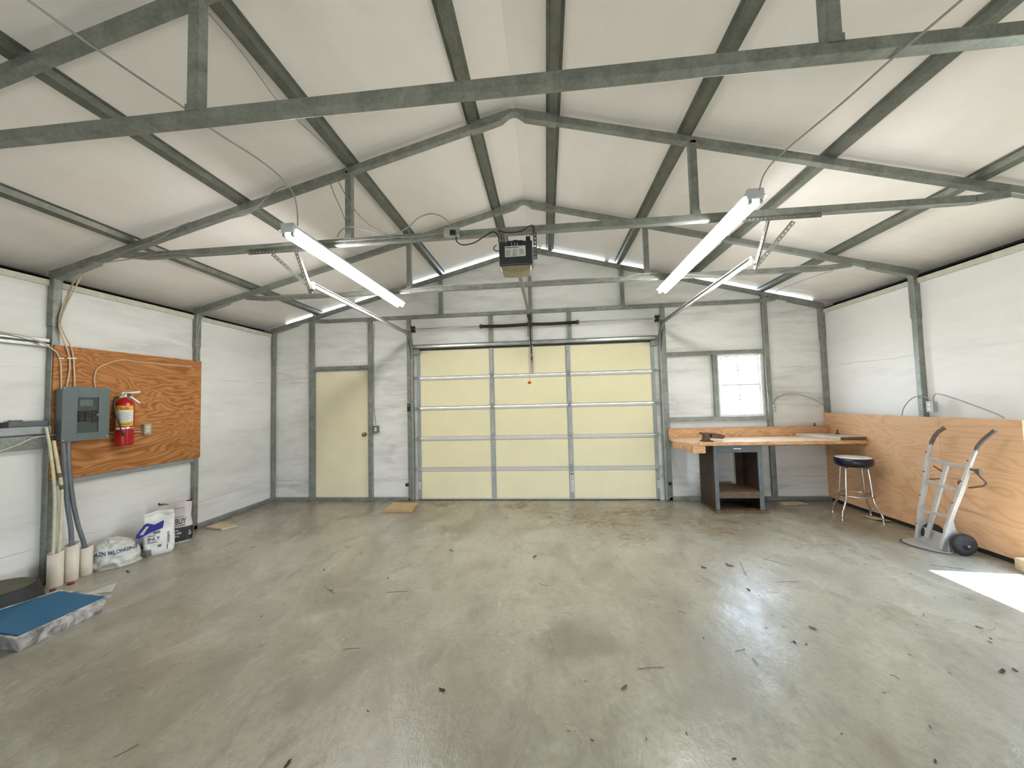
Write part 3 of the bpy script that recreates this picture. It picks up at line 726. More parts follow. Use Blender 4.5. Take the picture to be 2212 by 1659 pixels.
cable('rod', [(-4.36, -2.90, 1.412), (-4.33, -2.885, 1.2), (-4.30, -2.865, 0.8), (-4.297, -2.863, 0.15)], 0.011, M['ivory'], 'long ivory rod rising from the leftmost white sleeve in front of the wall post', 'rod', 'ivory rods in the leftmost sleeve')
r2 = thing('rod', 'shorter ivory rod with dark bands rising from the leftmost white sleeve', 'rod', (-4.29, -2.82, 0.2), 'ivory rods in the leftmost sleeve')
MB().tube(curve([(-4.335, -2.862, 1.29), (-4.305, -2.845, 1.05), (-4.288, -2.825, 0.8), (-4.284, -2.832, 0.15)]), 0.012, 8).build('shaft', M['ivory'], r2)
rc_ = curve([(-4.335, -2.862, 1.29), (-4.305, -2.845, 1.05), (-4.288, -2.825, 0.8), (-4.284, -2.832, 0.15)], 24)
for z in (0.975, 0.86):
    k0 = min(range(1, len(rc_)-1), key=lambda k: abs(rc_[k].z-z))
    dd = (rc_[k0+1]-rc_[k0-1]).normalized()
    MB().tube([rc_[k0]-dd*0.02, rc_[k0]+dd*0.02], 0.0145, 12).build('band', M['grey_dark'], r2)

# ---------------------------------------------------------------- bags
from mathutils import noise as NZ
def sackpt(t, a, c, w, d, h, yaw, lean, seed, bulge, off=0.0):
    """surface of an upright sack: full belly, pinched flat creased top"""
    ca, sa = math.cos(a), math.sin(a)
    e = 0.5 if t < 0.5 else 0.5-0.25*(t-0.5)/0.5
    sy = d*(1.0 if t < 0.42 else max(0.035, 1.0-((t-0.42)/0.58)**0.85))
    sw = w*(0.93+0.07*math.sin(PI*min(1, t*1.6))) * (1.0+0.05*max(0, t-0.6)/0.4)
    if t < 0.06: sw *= 0.90+0.10*t/0.06; sy *= 0.86+0.14*t/0.06
    x = sw/2*math.copysign(abs(ca)**e, ca); y = sy/2*math.copysign(abs(sa)**e, sa)
    q = Vector((x*9+seed*3.1, y*9, t*h*11))
    cr = abs(NZ.noise(q))*0.9+abs(NZ.noise(q*2.3))*0.45            # creases
    k = 0.020*bulge*(0.35+0.65*t)
    v = Vector((x, y, 0)); nrm = Vector((x/(sw*sw), y/(max(sy, 0.04)**2), 0)).normalized()
    v = v - nrm*(k*cr) + nrm*off
    if t > 0.55: v.y += 0.016*bulge*(t-0.55)/0.45*math.sin(x*24+seed)
    z = h*t + (0.0 if t < 0.85 else (t-0.85)/0.15*0.009*math.sin(x*19+seed*1.7))
    v = Matrix.Rotation(yaw, 3, 'Z') @ v
    return Vector((c[0]+v.x-lean*z, c[1]+v.y, c[2]+z))
def sack(name, c, w, d, h, yaw, label, mat, top='pinch', lean=0.0, seed=1, bulge=1.0):
    n = 64; rows = 34
    vs = [sackpt(j/rows, 2*PI*k/n, c, w, d, h, yaw, lean, seed, bulge) for j in range(rows+1) for k in range(n)]
    fs = [(j*n+k, j*n+(k+1) % n, (j+1)*n+(k+1) % n, (j+1)*n+k) for j in range(rows) for k in range(n)]
    mb = MB(); mb.add(vs, fs+[tuple(range(n-1, -1, -1)), tuple(range(rows*n, rows*n+n))], True)
    return mb.build(name, M[mat])
def skin(obj_src, zr, ar, off, c, w, d, h, yaw, lean, seed, bulge, mat, name, parent, rows=8, nn=16):
    """printed patch following the sack's surface"""
    vs = [sackpt(zr[0]+(zr[1]-zr[0])*j/rows, ar[0]+(ar[1]-ar[0])*k/nn, c, w, d, h, yaw, lean, seed, bulge, off) for j in range(rows+1) for k in range(nn+1)]
    fs = [(j*(nn+1)+k, j*(nn+1)+k+1, (j+1)*(nn+1)+k+1, (j+1)*(nn+1)+k) for j in range(rows) for k in range(nn)]
    return MB().add(vs, fs, True).build(name, M[mat], parent)
def sprint(parent, A, text, size, u, z, mat, sx=1.0, turn=False, name='lettering', bars=None):
    """lettering or bars laid on the front of a sack by dropping them onto its surface"""
    from mathutils.bvhtree import BVHTree
    me = parent.data; tree = BVHTree.FromPolygons([v.co.copy() for v in me.vertices], [tuple(p.vertices) for p in me.polygons])
    rt = Vector((math.cos(A['yaw']), math.sin(A['yaw']), 0)); nr = Vector((math.sin(A['yaw']), -math.cos(A['yaw']), 0))
    if bars:
        mb = MB()
        for x0, x1, y0, y1 in bars: mb.add([(x0, y0, 0), (x1, y0, 0), (x1, y1, 0), (x0, y1, 0)], [(0, 1, 2, 3)])
        o = mb.build(name, M[mat])
    else:
        o = lettering(text, size, (0, 0, 0), (1, 0, 0), (0, 1, 0), M[mat], None, name=name, depth=0.0, sx=sx)
    bm = bmesh.new(); bm.from_mesh(o.data); bmesh.ops.triangulate(bm, faces=bm.faces); bmesh.ops.subdivide_edges(bm, edges=bm.edges, cuts=1)
    for v in bm.verts:
        x, y = (v.co.x, v.co.y) if not turn else (-v.co.y, v.co.x)
        q = Vector((A['c'][0], A['c'][1], 0)) + rt*(u+x) + Vector((0, 0, z+y)) + nr*0.7
        hit = tree.ray_cast(q, -nr); v.co = (hit[0]+nr*0.004) if hit[0] is not None else q-nr*0.6
    bm.to_mesh(o.data); bm.free(); o.parent = parent
    return o
# front face of each sack looks towards the camera: local -Y after a turn of about 45 degrees
YW = math.radians(52)
def face(c, yaw, d, z, u, extra=0.006):
    rt = Vector((math.cos(yaw), math.sin(yaw), 0)); nrm = Vector((math.sin(yaw), -math.cos(yaw), 0))
    return Vector((c[0], c[1], 0)) + rt*u + nrm*(d/2+extra) + Vector((0, 0, z)), rt
# rear bag: grey-white above, black below
A = dict(c=(-4.215, -1.845, 0.0), w=0.30, d=0.20, h=0.47, yaw=YW, lean=0.02, seed=3, bulge=1.0)
b1 = tag(sack('paper_sack', A['c'], A['w'], A['d'], A['h'], A['yaw'], '', 'bag2', lean=A['lean'], seed=A['seed']), 'tall open sack, grey-white above and black below, nearest the wall post', 'sack', 'sacks on the floor by the left wall')
skin(b1, (0.07, 0.40), (-PI, PI), 0.003, **A, mat='bagdark', name='printed_band', parent=b1, nn=48, rows=10)
sprint(b1, A, 'BUY', 0.082, -0.015, 0.225, 'ink', 0.62)
sprint(b1, A, 'REAL', 0.026, -0.04, 0.150, 'paper'); sprint(b1, A, 'COBR', 0.030, -0.04, 0.115, 'paper'); sprint(b1, A, 'BETA', 0.026, -0.04, 0.082, 'paper')
sprint(b1, A, 'BUY', 0.030, 0.125, 0.085, 'paper', turn=True)
sprint(b1, A, '', 0, -0.03, 0.205, 'ink', bars=[(0, 0.10, 0, 0.007)], name='print_line'); sprint(b1, A, '', 0, -0.05, 0.39, 'greybag', bars=[(0, 0.12, 0, 0.006)], name='print_line'); sprint(b1, A, '', 0, -0.04, 0.30, 'greybag', bars=[(0, 0.10, 0, 0.006)], name='print_line')
for u in (-0.135, 0.135):
    p, r_ = face(A['c'], YW, 0.02, 0.462, u, 0); p.x -= 0.01
    MB().tube([p-r_*math.copysign(0.075, u)-Vector((0, 0, 0.008)), p-r_*math.copysign(0.03, u)+Vector((0, 0, 0.004)), p, p+r_*math.copysign(0.008, u)+Vector((0, 0, 0.022))], [0.003, 0.007, 0.010, 0.012], 8).build('torn_corner', M['bagdark'], b1)
B = dict(c=(-4.105, -2.125, 0.0), w=0.255, d=0.18, h=0.445, yaw=YW+0.05, lean=0.02, seed=8, bulge=1.6)
b2 = tag(sack('paper_sack', B['c'], B['w'], B['d'], B['h'], B['yaw'], '', 'bag', lean=B['lean'], seed=B['seed'], bulge=B['bulge']), 'white sack with a blue printed flap, standing between the other two bags', 'sack', 'sacks on the floor by the left wall')
skin(b2, (0.02, 0.17), (-PI*0.98, -PI*0.60), 0.004, **B, mat='greybag', name='printed_patch', parent=b2)
fl = MB(); q0, r_ = face(B['c'], B['yaw'], 0.09, 0.315, -0.03, 0.0); L = -r_
nb_ = Vector((math.sin(B['yaw']), -math.cos(B['yaw']), 0))
def fq(u, z, o=0.0): return q0+L*u+Vector((0, 0, z))+nb_*(0.045+o)
fl.prism([fq(-0.055, 0.03), fq(-0.05, 0.045), fq(0.02, 0.015), fq(0.075, 0.045), fq(0.10, 0.03), fq(0.155, -0.06), fq(0.16, -0.085), fq(0.135, -0.10), fq(0.05, -0.06), fq(-0.045, -0.035)], nb_*0.004)
flo = fl.build('blue_flap', M['blue'], b2, bevel=0.0015)
MB().prism([fq(0.06, 0.01, 0.0045), fq(0.08, 0.015, 0.0045), fq(0.13, -0.06, 0.0045), fq(0.105, -0.068, 0.0045)], nb_*0.001).build('flap_print', M['bag2'], flo)
sprint(b2, B, '', 0, -0.055, 0.225, 'greybag', bars=[(0, 0.055, 0, 0.026)], name='printed_badge')
sprint(b2, B, 'INLY', 0.046, -0.10, 0.165, 'blueink')
sprint(b2, B, '', 0, -0.095, 0.208, 'ink', bars=[(0, 0.06, 0, 0.006)], name='print_line'); sprint(b2, B, '', 0, -0.10, 0.145, 'ink', bars=[(0, 0.075, 0, 0.007)], name='print_line')
sprint(b2, B, 'YARDBIRD', 0.026, 0.072, 0.105, 'blueink', turn=True)
sprint(b2, B, '', 0, 0.052, 0.05, 'ink', bars=[(0, 0.006, 0, 0.045)], name='print_line'); sprint(b2, B, '', 0, -0.02, 0.085, 'greybag', bars=[(0, 0.028, 0, 0.028)], name='print_mark')

# crumpled grocery-type bag on the floor
def blob(name, c, rx, ry, h, mat, seed, yaw=0.0, amp=0.10, flat=0.0):
    n = 96; rows = 44; vs = []; R_ = Matrix.Rotation(yaw, 3, 'Z')
    for j in range(rows+1):
        t = j/rows; th = t*PI/2
        rr = math.cos(th)**0.75 if t < 1 else 0.0
        for k in range(n):
            a = 2*PI*k/n; ca, sa = math.cos(a), math.sin(a)
            ex = 1.0+0.06*max(0, ca)*(1-t)**2                       # skirt of loose plastic on the right
            p = Vector((rx*rr*ca*ex-0.02*t, ry*rr*sa, h*math.sin(th)**1.15))
            q = Vector((p.x*7+seed, p.y*7, p.z*9))
            cr = abs(NZ.noise(q))*0.55+abs(NZ.noise(q*2.1+Vector((3, 1, 2))))*0.38+abs(NZ.noise(q*4.6))*0.18
            nr = Vector((p.x/rx/rx, p.y/ry/ry, p.z/h/h*0.8+0.01)).normalized()
            p = p - nr*(0.075*cr-0.012) * (0.25 if t < 0.04 else 1)
            v = R_ @ Vector((p.x, p.y, 0)); vs.append((c[0]+v.x, c[1]+v.y, max(0.002, p.z)))
    fs = [(j*n+k, j*n+(k+1) % n, (j+1)*n+(k+1) % n, (j+1)*n+k) for j in range(rows) for k in range(n)]
    return MB().add(vs, fs+[tuple(range(n-1, -1, -1))], True).build(name, M[mat])
gbx = (-4.262, -2.405, 0.0)
b3 = tag(blob('plastic_bag', gbx, 0.185, 0.155, 0.275, 'grocery', 5, YW+0.15, 0.055), 'crumpled white plastic bag with blue lettering slumped beside the pipe sleeves', 'bag')
gn = Vector((math.sin(YW), -math.cos(YW), 0)); gr = Vector((math.cos(YW), math.sin(YW), 0))
# curved lettering follows the belly of the bag
bvh = None
def drape(text, size, u0, z0, parent, mat, du=1.0):
    from mathutils.bvhtree import BVHTree
    me = parent.data; tree = BVHTree.FromPolygons([v.co.copy() for v in me.vertices], [tuple(p.vertices) for p in me.polygons])
    o = lettering(text, size, (0, 0, 0), (1, 0, 0), (0, 1, 0), mat, None, depth=0.0)
    bm = bmesh.new(); bm.from_mesh(o.data); bmesh.ops.subdivide_edges(bm, edges=bm.edges, cuts=1)
    for v in bm.verts:
        q = Vector((gbx[0], gbx[1], 0)) + gr*(u0+v.co.x*du) + Vector((0, 0, z0+v.co.y)) + gn*0.8
        hit = tree.ray_cast(q, -gn)
        v.co = (hit[0]+gn*0.004) if hit[0] is not None else q-gn*0.75
    bm.to_mesh(o.data); bm.free()
    o.parent = parent; return o
drape('AZN BELONGING', 0.046, -0.145, 0.138, b3, M['blueink'], 0.80)

# ---------------------------------------------------------------- tray, tub, little things at lower left
ty = thing('storage_tray', 'cloudy plastic tray with a blue sheet inside, cut by the left edge of the view', 'tray', (-3.6, -3.45, 0))
ty.rotation_euler = (0, 0, 0); bpy.context.view_layer.update()
A4 = [Vector((-3.335, -3.215, 0)), Vector((-3.33, -3.665, 0)), Vector((-3.93, -3.60, 0)), Vector((-3.80, -3.16, 0))]
cen = sum(A4, Vector())/4
HT = 0.105
def off(p, k, z): return cen+(p-cen)*k+Vector((0, 0, z))
tb = MB()
outer0 = [off(p, 1.0, 0.001) for p in A4]; outer1 = [off(p, 1.10, HT) for p in A4]; rim = [off(p, 1.17, HT+0.004) for p in A4]; rin = [off(p, 1.07, HT) for p in A4]; in0 = [off(p, 0.98, 0.012) for p in A4]
V_ = outer0+outer1+rim+[v+Vector((0, 0, 0.006)) for v in rim]+[v+Vector((0, 0, 0.008)) for v in rin]+in0
fs = [(3, 2, 1, 0)]
for a in range(5):
    for k in range(4): fs.append((a*4+k, a*4+(k+1) % 4, (a+1)*4+(k+1) % 4, (a+1)*4+k))
fs.append((20, 21, 22, 23))
tb.add(V_, fs).build('tray', M['cloudy'], ty, bevel=0.006)
sh = [off(p, 1.045, HT-0.004) for p in A4]
MB().prism(sh, (0, 0, 0.016)).build('blue_sheet', M['teal'], ty, bevel=0.004)
tub = thing('tub', 'upside-down black round tub behind the blue tray', 'tub', (-4.17, -3.33, 0))
MB().lathe([(0.285, 0.001), (0.285, 0.02), (0.265, 0.03), (0.225, 0.185), (0.21, 0.195)], (-4.165, -3.30, 0), n=40).build('body', M['basin'], tub)
MB().lathe([(0.208, 0.0), (0.20, 0.004)], (-4.165, -3.30, 0.1955), n=40).build('base', M['olive'], tub)
MB().lathe([(0.02, 0), (0.024, 0.004), (0.022, 0.014), (0.012, 0.018)], (-4.19, -2.81, 0), n=16).build('bottle_cap', M['redp'])
tag(bpy.data.objects['bottle_cap'], 'small red cap on the floor in front of the middle pipe sleeve', 'cap')
tag(MB().lathe([(0.018, 0), (0.02, 0.004), (0.018, 0.012), (0.01, 0.014)], (-4.20, -2.925, 0), n=14).build('bottle_cap', M['maroon']), 'small dark red cap on the floor in front of the leftmost pipe sleeve', 'cap')
tag(MB().prism([(-3.86, -2.99, 0.002), (-3.62, -2.93, 0.002), (-3.70, -2.83, 0.03), (-3.80, -2.94, 0.004)], (0, 0, 0.003)).build('plastic_scrap', M['grocery']), 'thin clear plastic scrap lying beyond the blue tray', 'scrap')

# boards on the floor
def board(name, pts, h, mat, label, z=0.0):
    return tag(MB().prism([(x, y, z+0.0005) for x, y in pts], (0, 0, h)).build(name, M[mat], bevel=0.004), label, 'board')
board('wood_block', [(-2.235, -0.66), (-1.83, -0.66), (-1.87, -0.30), (-2.27, -0.30)], 0.042, 'blockw', 'thick square wood block on the floor in front of the left garage door jamb')
board('wood_scrap', [(-4.33, -1.36), (-4.02, -1.44), (-3.93, -1.30), (-4.30, -1.16)], 0.022, 'palewood', 'thin pale board on the floor beside the left wall base')
board('wood_scrap', [(3.36, -0.30), (3.72, -0.26), (3.68, -0.14), (3.38, -0.15)], 0.012, 'palewood', 'flat pale scrap under the workbench right of the cabinet')
pq = [at(2188, 1212, 2, 0.1), at(2212, 1232, 2, 0)]
board('wood_scrap', [(4.06, -2.22), (4.17, -2.22), (4.17, -2.33), (4.03, -2.36)], 0.10, 'palewood', 'pale block of wood at the foot of the wall, cut by the right edge')
tag(MB().prism([(4.02, -0.72, 0.003), (4.14, -0.86, 0.003), (4.12, -1.03, 0.02), (4.00, -0.9, 0.006)], (0, 0, 0.003)).build('paper_scrap', M['palewood']), 'crumpled pale scrap on the floor behind the stool', 'scrap')

# ================================================================ RIGHT WALL AND BENCH
PR = X1-0.066
SEAM = at(2034, 1000, 0, PR).y
tag(MB().box(PR, PR+0.012, SEAM+0.001, -0.002, 0.045, 1.262).build('plywood_sheet', M['plyr'], bevel=0.001), 'tan knotty plywood sheet on the right wall behind the workbench and stool', 'plywood sheet', 'tan plywood sheets on the right wall')
tag(MB().box(PR, PR+0.012, -2.265, SEAM-0.001, 0.045, 1.268).build('plywood_sheet', M['plyr'], bevel=0.001), 'tan knotty plywood sheet on the right wall behind the hand truck', 'plywood sheet', 'tan plywood sheets on the right wall')

wbn = thing('workbench', 'pale wooden workbench top with a pine backboard under the window', 'workbench', (3.0, -0.4, 0.9))
zb = 0.938
MB().prism([(1.935, -0.06, zb-0.04), (1.935, -0.30, zb-0.04), (2.10, -0.70, zb-0.04), (4.155, -0.715, zb-0.04), (4.155, -0.06, zb-0.04)], (0, 0, 0.04)).build('bench_top', M['top'], wbn, bevel=0.003)
MB().box(2.10, 4.155, -0.735, -0.716, zb-0.045, zb-0.002).build('front_edge', M['pine'], wbn, bevel=0.002)
MB().bar((1.925, -0.28, zb-0.075), (2.06, -0.69, zb-0.075), 0.03, 0.085).build('side_board', M['pine'], wbn, bevel=0.003)
MB().box(2.03, 2.19, -0.72, -0.60, zb-0.145, zb-0.042).build('leg_block', M['pine'], wbn, bevel=0.003)
MB().box(1.925, 4.155, -0.098, -0.060, zb+0.001, 1.062).build('backboard', M['pine'], wbn, bevel=0.003)
MB().box(1.925, 4.155, -0.100, -0.058, 1.0625, 1.075).build('ledge', M['pine'], wbn, bevel=0.002)
MB().box(2.00, 4.15, -0.16, -0.10, zb-0.13, zb-0.041).build('rear_rail', M['pine'], wbn, bevel=0.003)
MB().bar((4.145, -0.68, zb-0.06), (4.145, -0.12, zb-0.06), 0.02, 0.035).build('cleat', M['pine'], wbn)

cb_ = thing('cabinet', 'dark wooden open cabinet with a grey front frame standing under the workbench', 'cabinet', (2.63, -0.4, 0))
CX0, CX1, CF, CB = 2.315, 2.925, -0.655, -0.175
MB().box(CX0, CX0+0.02, CF+0.018, CB, 0.03, 0.885).build('side_panel', M['deskwood'], cb_)
MB().box(CX1-0.02, CX1, CF+0.018, CB, 0.03, 0.885).build('side_panel', M['deskwood'], cb_)
f_ = MB().box(CX0, CX0+0.05, CF, CF+0.018, 0.035, 0.885).box(CX1-0.055, CX1, CF, CF+0.018, 0.035, 0.885).box(CX0+0.05, CX1-0.055, CF, CF+0.018, 0.79, 0.885)
f_.build('face_frame', M['greyp'], cb_, bevel=0.003)
MB().box(CX0+0.02, CX1-0.02, CF+0.018, CB, 0.255, 0.275).build('shelf', M['deskedge'], cb_)
MB().box(CX0+0.05, CX1-0.055, CF+0.002, CF+0.018, 0.19, 0.275).build('shelf_rail', M['deskedge'], cb_, bevel=0.002)
MB().box(CX0-0.01, CX1+0.04, CF-0.03, CB, 0.0, 0.034).build('plinth', M['deskedge'], cb_, bevel=0.003)
MB().box(2.80, CX1-0.02, CB-0.018, CB, 0.275, 0.885).build('back_panel', M['deskwood'], cb_)
MB().box(CX0+0.02, CX1-0.02, CB-0.018, CB, 0.034, 0.255).build('back_panel', M['black'], cb_)
MB().box(2.788, 2.80, CB-0.022, CB, 0.275, 0.885).build('back_edge', M['palewood'], cb_)
MB().box(2.57, 2.66, CF-0.004, CF, 0.832, 0.85).lathe([(0.009, 0), (0.009, 0.006)], (2.575, CF-0.002, 0.841), (0, -1, 0), 10).lathe([(0.009, 0), (0.009, 0.006)], (2.655, CF-0.002, 0.841), (0, -1, 0), 10).build('label_holder', M['chrome'], cb_, bevel=0.002)

# vise
vs_ = thing('vise', 'rusty bench vise with a brown handle bar bolted to the left end of the workbench', 'vise', (2.25, -0.6, zb))
MB().box(2.18, 2.315, -0.69, -0.56, zb+0.0005, zb+0.014).build('base', M['rust'], vs_, bevel=0.004)
MB().prism([(2.195, -0.665, zb+0.014), (2.29, -0.665, zb+0.014), (2.265, -0.665, zb+0.07), (2.29, -0.665, zb+0.105), (2.185, -0.665, zb+0.105), (2.215, -0.665, zb+0.07)], (0, 0.085, 0)).build('body', M['rust'], vs_, bevel=0.004)
MB().box(2.175, 2.30, -0.675, -0.57, zb+0.10, zb+0.118).build('jaw', M['rust'], vs_, bevel=0.003)
MB().prism([(2.30, -0.66, zb+0.045), (2.45, -0.655, zb+0.032), (2.475, -0.655, zb+0.055), (2.47, -0.655, zb+0.082), (2.36, -0.66, zb+0.112), (2.30, -0.66, zb+0.116)], (0, 0.07, 0)).build('moving_jaw', M['rust'], vs_, bevel=0.008)
MB().tube([(2.24, -0.645, zb-0.085), (2.24, -0.645, zb-0.0405)], 0.007, 8).build('bolt', M['rust'], vs_)
# board lying on the bench
tag(MB().prism([(3.70, -0.10, zb+0.001), (3.845, -0.725, zb+0.001), (4.15, -0.725, zb+0.001), (4.15, -0.28, zb+0.001)], (0, 0, 0.040)).build('loose_board', M['plank'], bevel=0.003), 'weathered grey plank lying across the right end of the workbench', 'board')
ln = bpy.data.objects['loose_board']
MB().box(3.846, 4.15, -0.7275, -0.7252, zb+0.002, zb+0.040).build('end_grain', M['deskedge'], ln)['label'] = 'dark end face'
tag(MB().lathe([(0.018, 0), (0.018, 0.008), (0.007, 0.010), (0.007, 0.045)], (3.98, -0.083, 1.0755), n=10).build('bolt', M['darkmetal']), 'dark bolt standing on the backboard ledge near the corner', 'bolt', 'dark bolts on the workbench')
tag(MB().lathe([(0.026, 0), (0.026, 0.008), (0.009, 0.012), (0.008, 0.06)], (4.10, -0.33, zb+0.0415), n=10).build('bolt', M['darkmetal']), 'dark bolt standing on the weathered plank by the plywood', 'bolt', 'dark bolts on the workbench')

# stool
sx_, sy_ = 3.873, -0.86
st = thing('bar_stool', 'round backless stool with a navy vinyl seat and bent chrome legs', 'stool', (sx_, sy_, 0))
MB().lathe([(0.10, 0.635), (0.155, 0.640), (0.185, 0.665), (0.19, 0.70), (0.188, 0.728), (0.175, 0.744)], (sx_, sy_, 0), n=40).build('seat', M['navy'], st)
MB().lathe([(0.176, 0.7435), (0.165, 0.750), (0.12, 0.756), (0.03, 0.758)], (sx_, sy_, 0), n=40).build('seat_top', M['plastic'], st)
for ang in (-0.42, 1.15, 2.72, 4.29):
    ang += -0.75
    ca, sa = math.cos(ang), math.sin(ang)
    P_ = [(sx_+0.10*ca, sy_+0.10*sa, 0.632), (sx_+0.135*ca, sy_+0.135*sa, 0.625), (sx_+0.148*ca, sy_+0.148*sa, 0.59), (sx_+0.165*ca, sy_+0.165*sa, 0.40), (sx_+0.172*ca, sy_+0.172*sa, 0.29), (sx_+0.20*ca, sy_+0.20*sa, 0.19), (sx_+0.25*ca, sy_+0.25*sa, 0.10), (sx_+0.262*ca, sy_+0.262*sa, 0.004)]
    lg = MB().tube(curve(P_, 5), 0.011, 10).build('leg', M['chrome'], st)
    MB().lathe([(0.015, 0), (0.015, 0.02), (0.011, 0.028)], (sx_+0.262*ca, sy_+0.262*sa, 0.0), n=12).build('foot_tip', M['chrome'], lg)
MB().tube([(sx_+0.178*math.cos(a), sy_+0.178*math.sin(a), 0.29) for a in [2*PI*k/40 for k in range(41)]], 0.009, 8, cap=False).build('foot_ring', M['chrome'], st)

# hand truck, leaning back against the tan plywood
ht = thing('hand_truck', 'worn aluminium hand truck with curved handles leaning on the tan plywood', 'hand truck', (3.87, -1.72, 0))
def HR(px, py, x): return at(px, py, 0, x)
Lr = [HR(1983, 1160, 3.855), HR(1988, 1105, 3.88), HR(1999, 1040, 3.92), HR(2004, 990, 3.955), HR(2010, 962, 3.975), HR(2022, 938, 4.0), HR(2040, 924, 4.03)]
Rr = [HR(2034, 1186, 3.835), HR(2053, 1120, 3.88), HR(2076, 1060, 3.92), HR(2092, 1012, 3.955), HR(2107, 975, 3.975), HR(2123, 952, 4.0), HR(2150, 930, 4.03)]
def rail(P_):
    full = curve(P_, 6); c_ = full[:-11]; mb = MB(); vs = []
    for i, p in enumerate(c_):
        d = (c_[min(i+1, len(c_)-1)]-c_[max(i-1, 0)]).normalized(); w_ = Vector((0.25, -1, 0)).normalized(); n_ = d.cross(w_).normalized()
        fr_ = i/(len(c_)-1); t1 = 0.013 if fr_ < 0.85 else 0.013; t2 = 0.026 if fr_ < 0.5 else 0.026-0.012*min(1, (fr_-0.5)/0.4)
        for a, b in ((-1, -1), (1, -1), (1, 1), (-1, 1)): vs.append(p+w_*a*t1+n_*b*t2)
    m_ = len(c_)
    mb.add(vs, [(i*4+k, i*4+(k+1) % 4, (i+1)*4+(k+1) % 4, (i+1)*4+k) for i in range(m_-1) for k in range(4)]+[(0, 1, 2, 3), (m_*4-4, m_*4-3, m_*4-2, m_*4-1)]); return mb, full
for P_ in (Lr, Rr):
    mb, c_ = rail(P_); ro = mb.build('side_rail', M['alu'], ht, bevel=0.004)
    MB().tube(c_[-13:], [0.013]+[0.0175]*11+[0.0195], 12).build('handle', M['grey_dark'], ht)
    for k in (3, 9, 14, 20): MB().lathe([(0.006, 0), (0.006, 0.006)], c_[k]+Vector((-0.022, 0, 0.012)), (-1, 0, 0.3), 8).build('bolt', M['darkmetal'], ht)
def lerp(a, b, t): return a+(b-a)*t
for iy, w_ in ((3.0, 0.036), (2.0, 0.032), (1.05, 0.032)):
    i0 = int(iy); fr_ = iy-i0
    a = lerp(Lr[i0], Lr[min(i0+1, 6)], fr_); b = lerp(Rr[i0], Rr[min(i0+1, 6)], fr_)
    MB().bar(a+Vector((-0.012, 0, 0)), b+Vector((-0.012, 0, 0)), 0.010, w_).build('crossbar', M['alu'], ht, bevel=0.003)
mtop = (Lr[3]+Rr[3])/2; mbot = (Lr[0]+Rr[0])/2+Vector((0, 0.02, 0.05))
MB().bar(mtop+Vector((0.004, 0, 0)), mbot, 0.032, 0.022, (1, 0, 0)).build('centre_rail', M['alu'], ht, bevel=0.003)
tp = [Vector((3.885, -1.53, 0.006)), Vector((3.765, -1.56, 0.006)), Vector((3.70, -1.62, 0.006)), Vector((3.695, -1.72, 0.006)), Vector((3.74, -1.84, 0.006)), Vector((3.815, -1.925, 0.006)), Vector((3.90, -1.92, 0.006))]
MB().prism(tp, (0, 0, 0.008)).build('toe_plate', M['alu'], ht, bevel=0.003)
MB().tube(curve(tp+[tp[0]], 4), 0.009, 8).build('toe_rim', M['grey_dark'], ht)
lp = Lr[0]+Vector((0, 0, -0.02)); rp_ = Rr[0]+Vector((0, 0, -0.01))
MB().prism([(3.875, -1.555, 0.014), (3.865, -1.905, 0.014), (3.885, -1.88, 0.16), (3.895, -1.60, 0.16)], (0.008, 0, 0)).build('back_plate', M['alu'], ht, bevel=0.002)
ax0 = Vector((3.975, -1.60, 0.098)); ax1 = Vector((3.955, -1.975, 0.098)); axd = (ax1-ax0).normalized()
MB().tube([ax0, ax1], 0.009, 10).build('axle', M['steel'], ht)
for c_ in (ax0+axd*0.02, ax1-axd*0.055):
    wl = MB().lathe([(0.06, 0), (0.088, 0.004), (0.098, 0.014), (0.098, 0.036), (0.088, 0.048), (0.06, 0.052)], c_, axd, 32).build('wheel', M['rubber'], ht)
    MB().lathe([(0.045, -0.002), (0.04, 0.0545), (0.016, 0.056), (0.014, 0.064)], c_, axd, 20).build('hub', M['rubber'], wl)
    MB().lathe([(0.009, 0.064), (0.009, 0.07)], c_, axd, 10).build('axle_nut', M['bright'], wl)
for q, k in ((Lr, -1), (Rr, 1)):
    wing = [q[0]+Vector((0.01, 0, 0)), q[1]+Vector((0.02, 0, 0)), Vector((3.99, q[0].y+0.0, 0.13)), Vector((3.985, q[0].y+0.0, 0.07))]
    MB().prism(wing, (0, 0.004, 0)).build('axle_bracket', M['alu'], ht)
# bent stair-climber rods
MB().tube(curve([HR(2016, 1006, 3.97), HR(2028, 1014, 3.99), HR(2042, 1024, 4.02), HR(2043, 1032, 4.02), HR(2030, 1034, 3.97), HR(2008, 1035, 3.93)], 6), 0.006, 8).build('bent_rod', M['brownm'], ht)
MB().tube(curve([HR(2110, 1022, 3.97), HR(2122, 1034, 3.99), HR(2131, 1043, 4.01), HR(2124, 1050, 3.99), HR(2110, 1052, 3.96), HR(2092, 1054, 3.93)], 6), 0.008, 8).build('bent_rod', M['brownm'], ht)
MB().box(3.965, 4.0, HR(2113, 1018, 3.98).y-0.02, HR(2113, 1018, 3.98).y+0.02, HR(2113, 1018, 3.98).z-0.02, HR(2113, 1018, 3.98).z+0.02).bar(Rr[3], HR(2113, 1018, 3.98), 0.02, 0.02).build('rod_bracket', M['grey_dark'], ht, bevel=0.003)

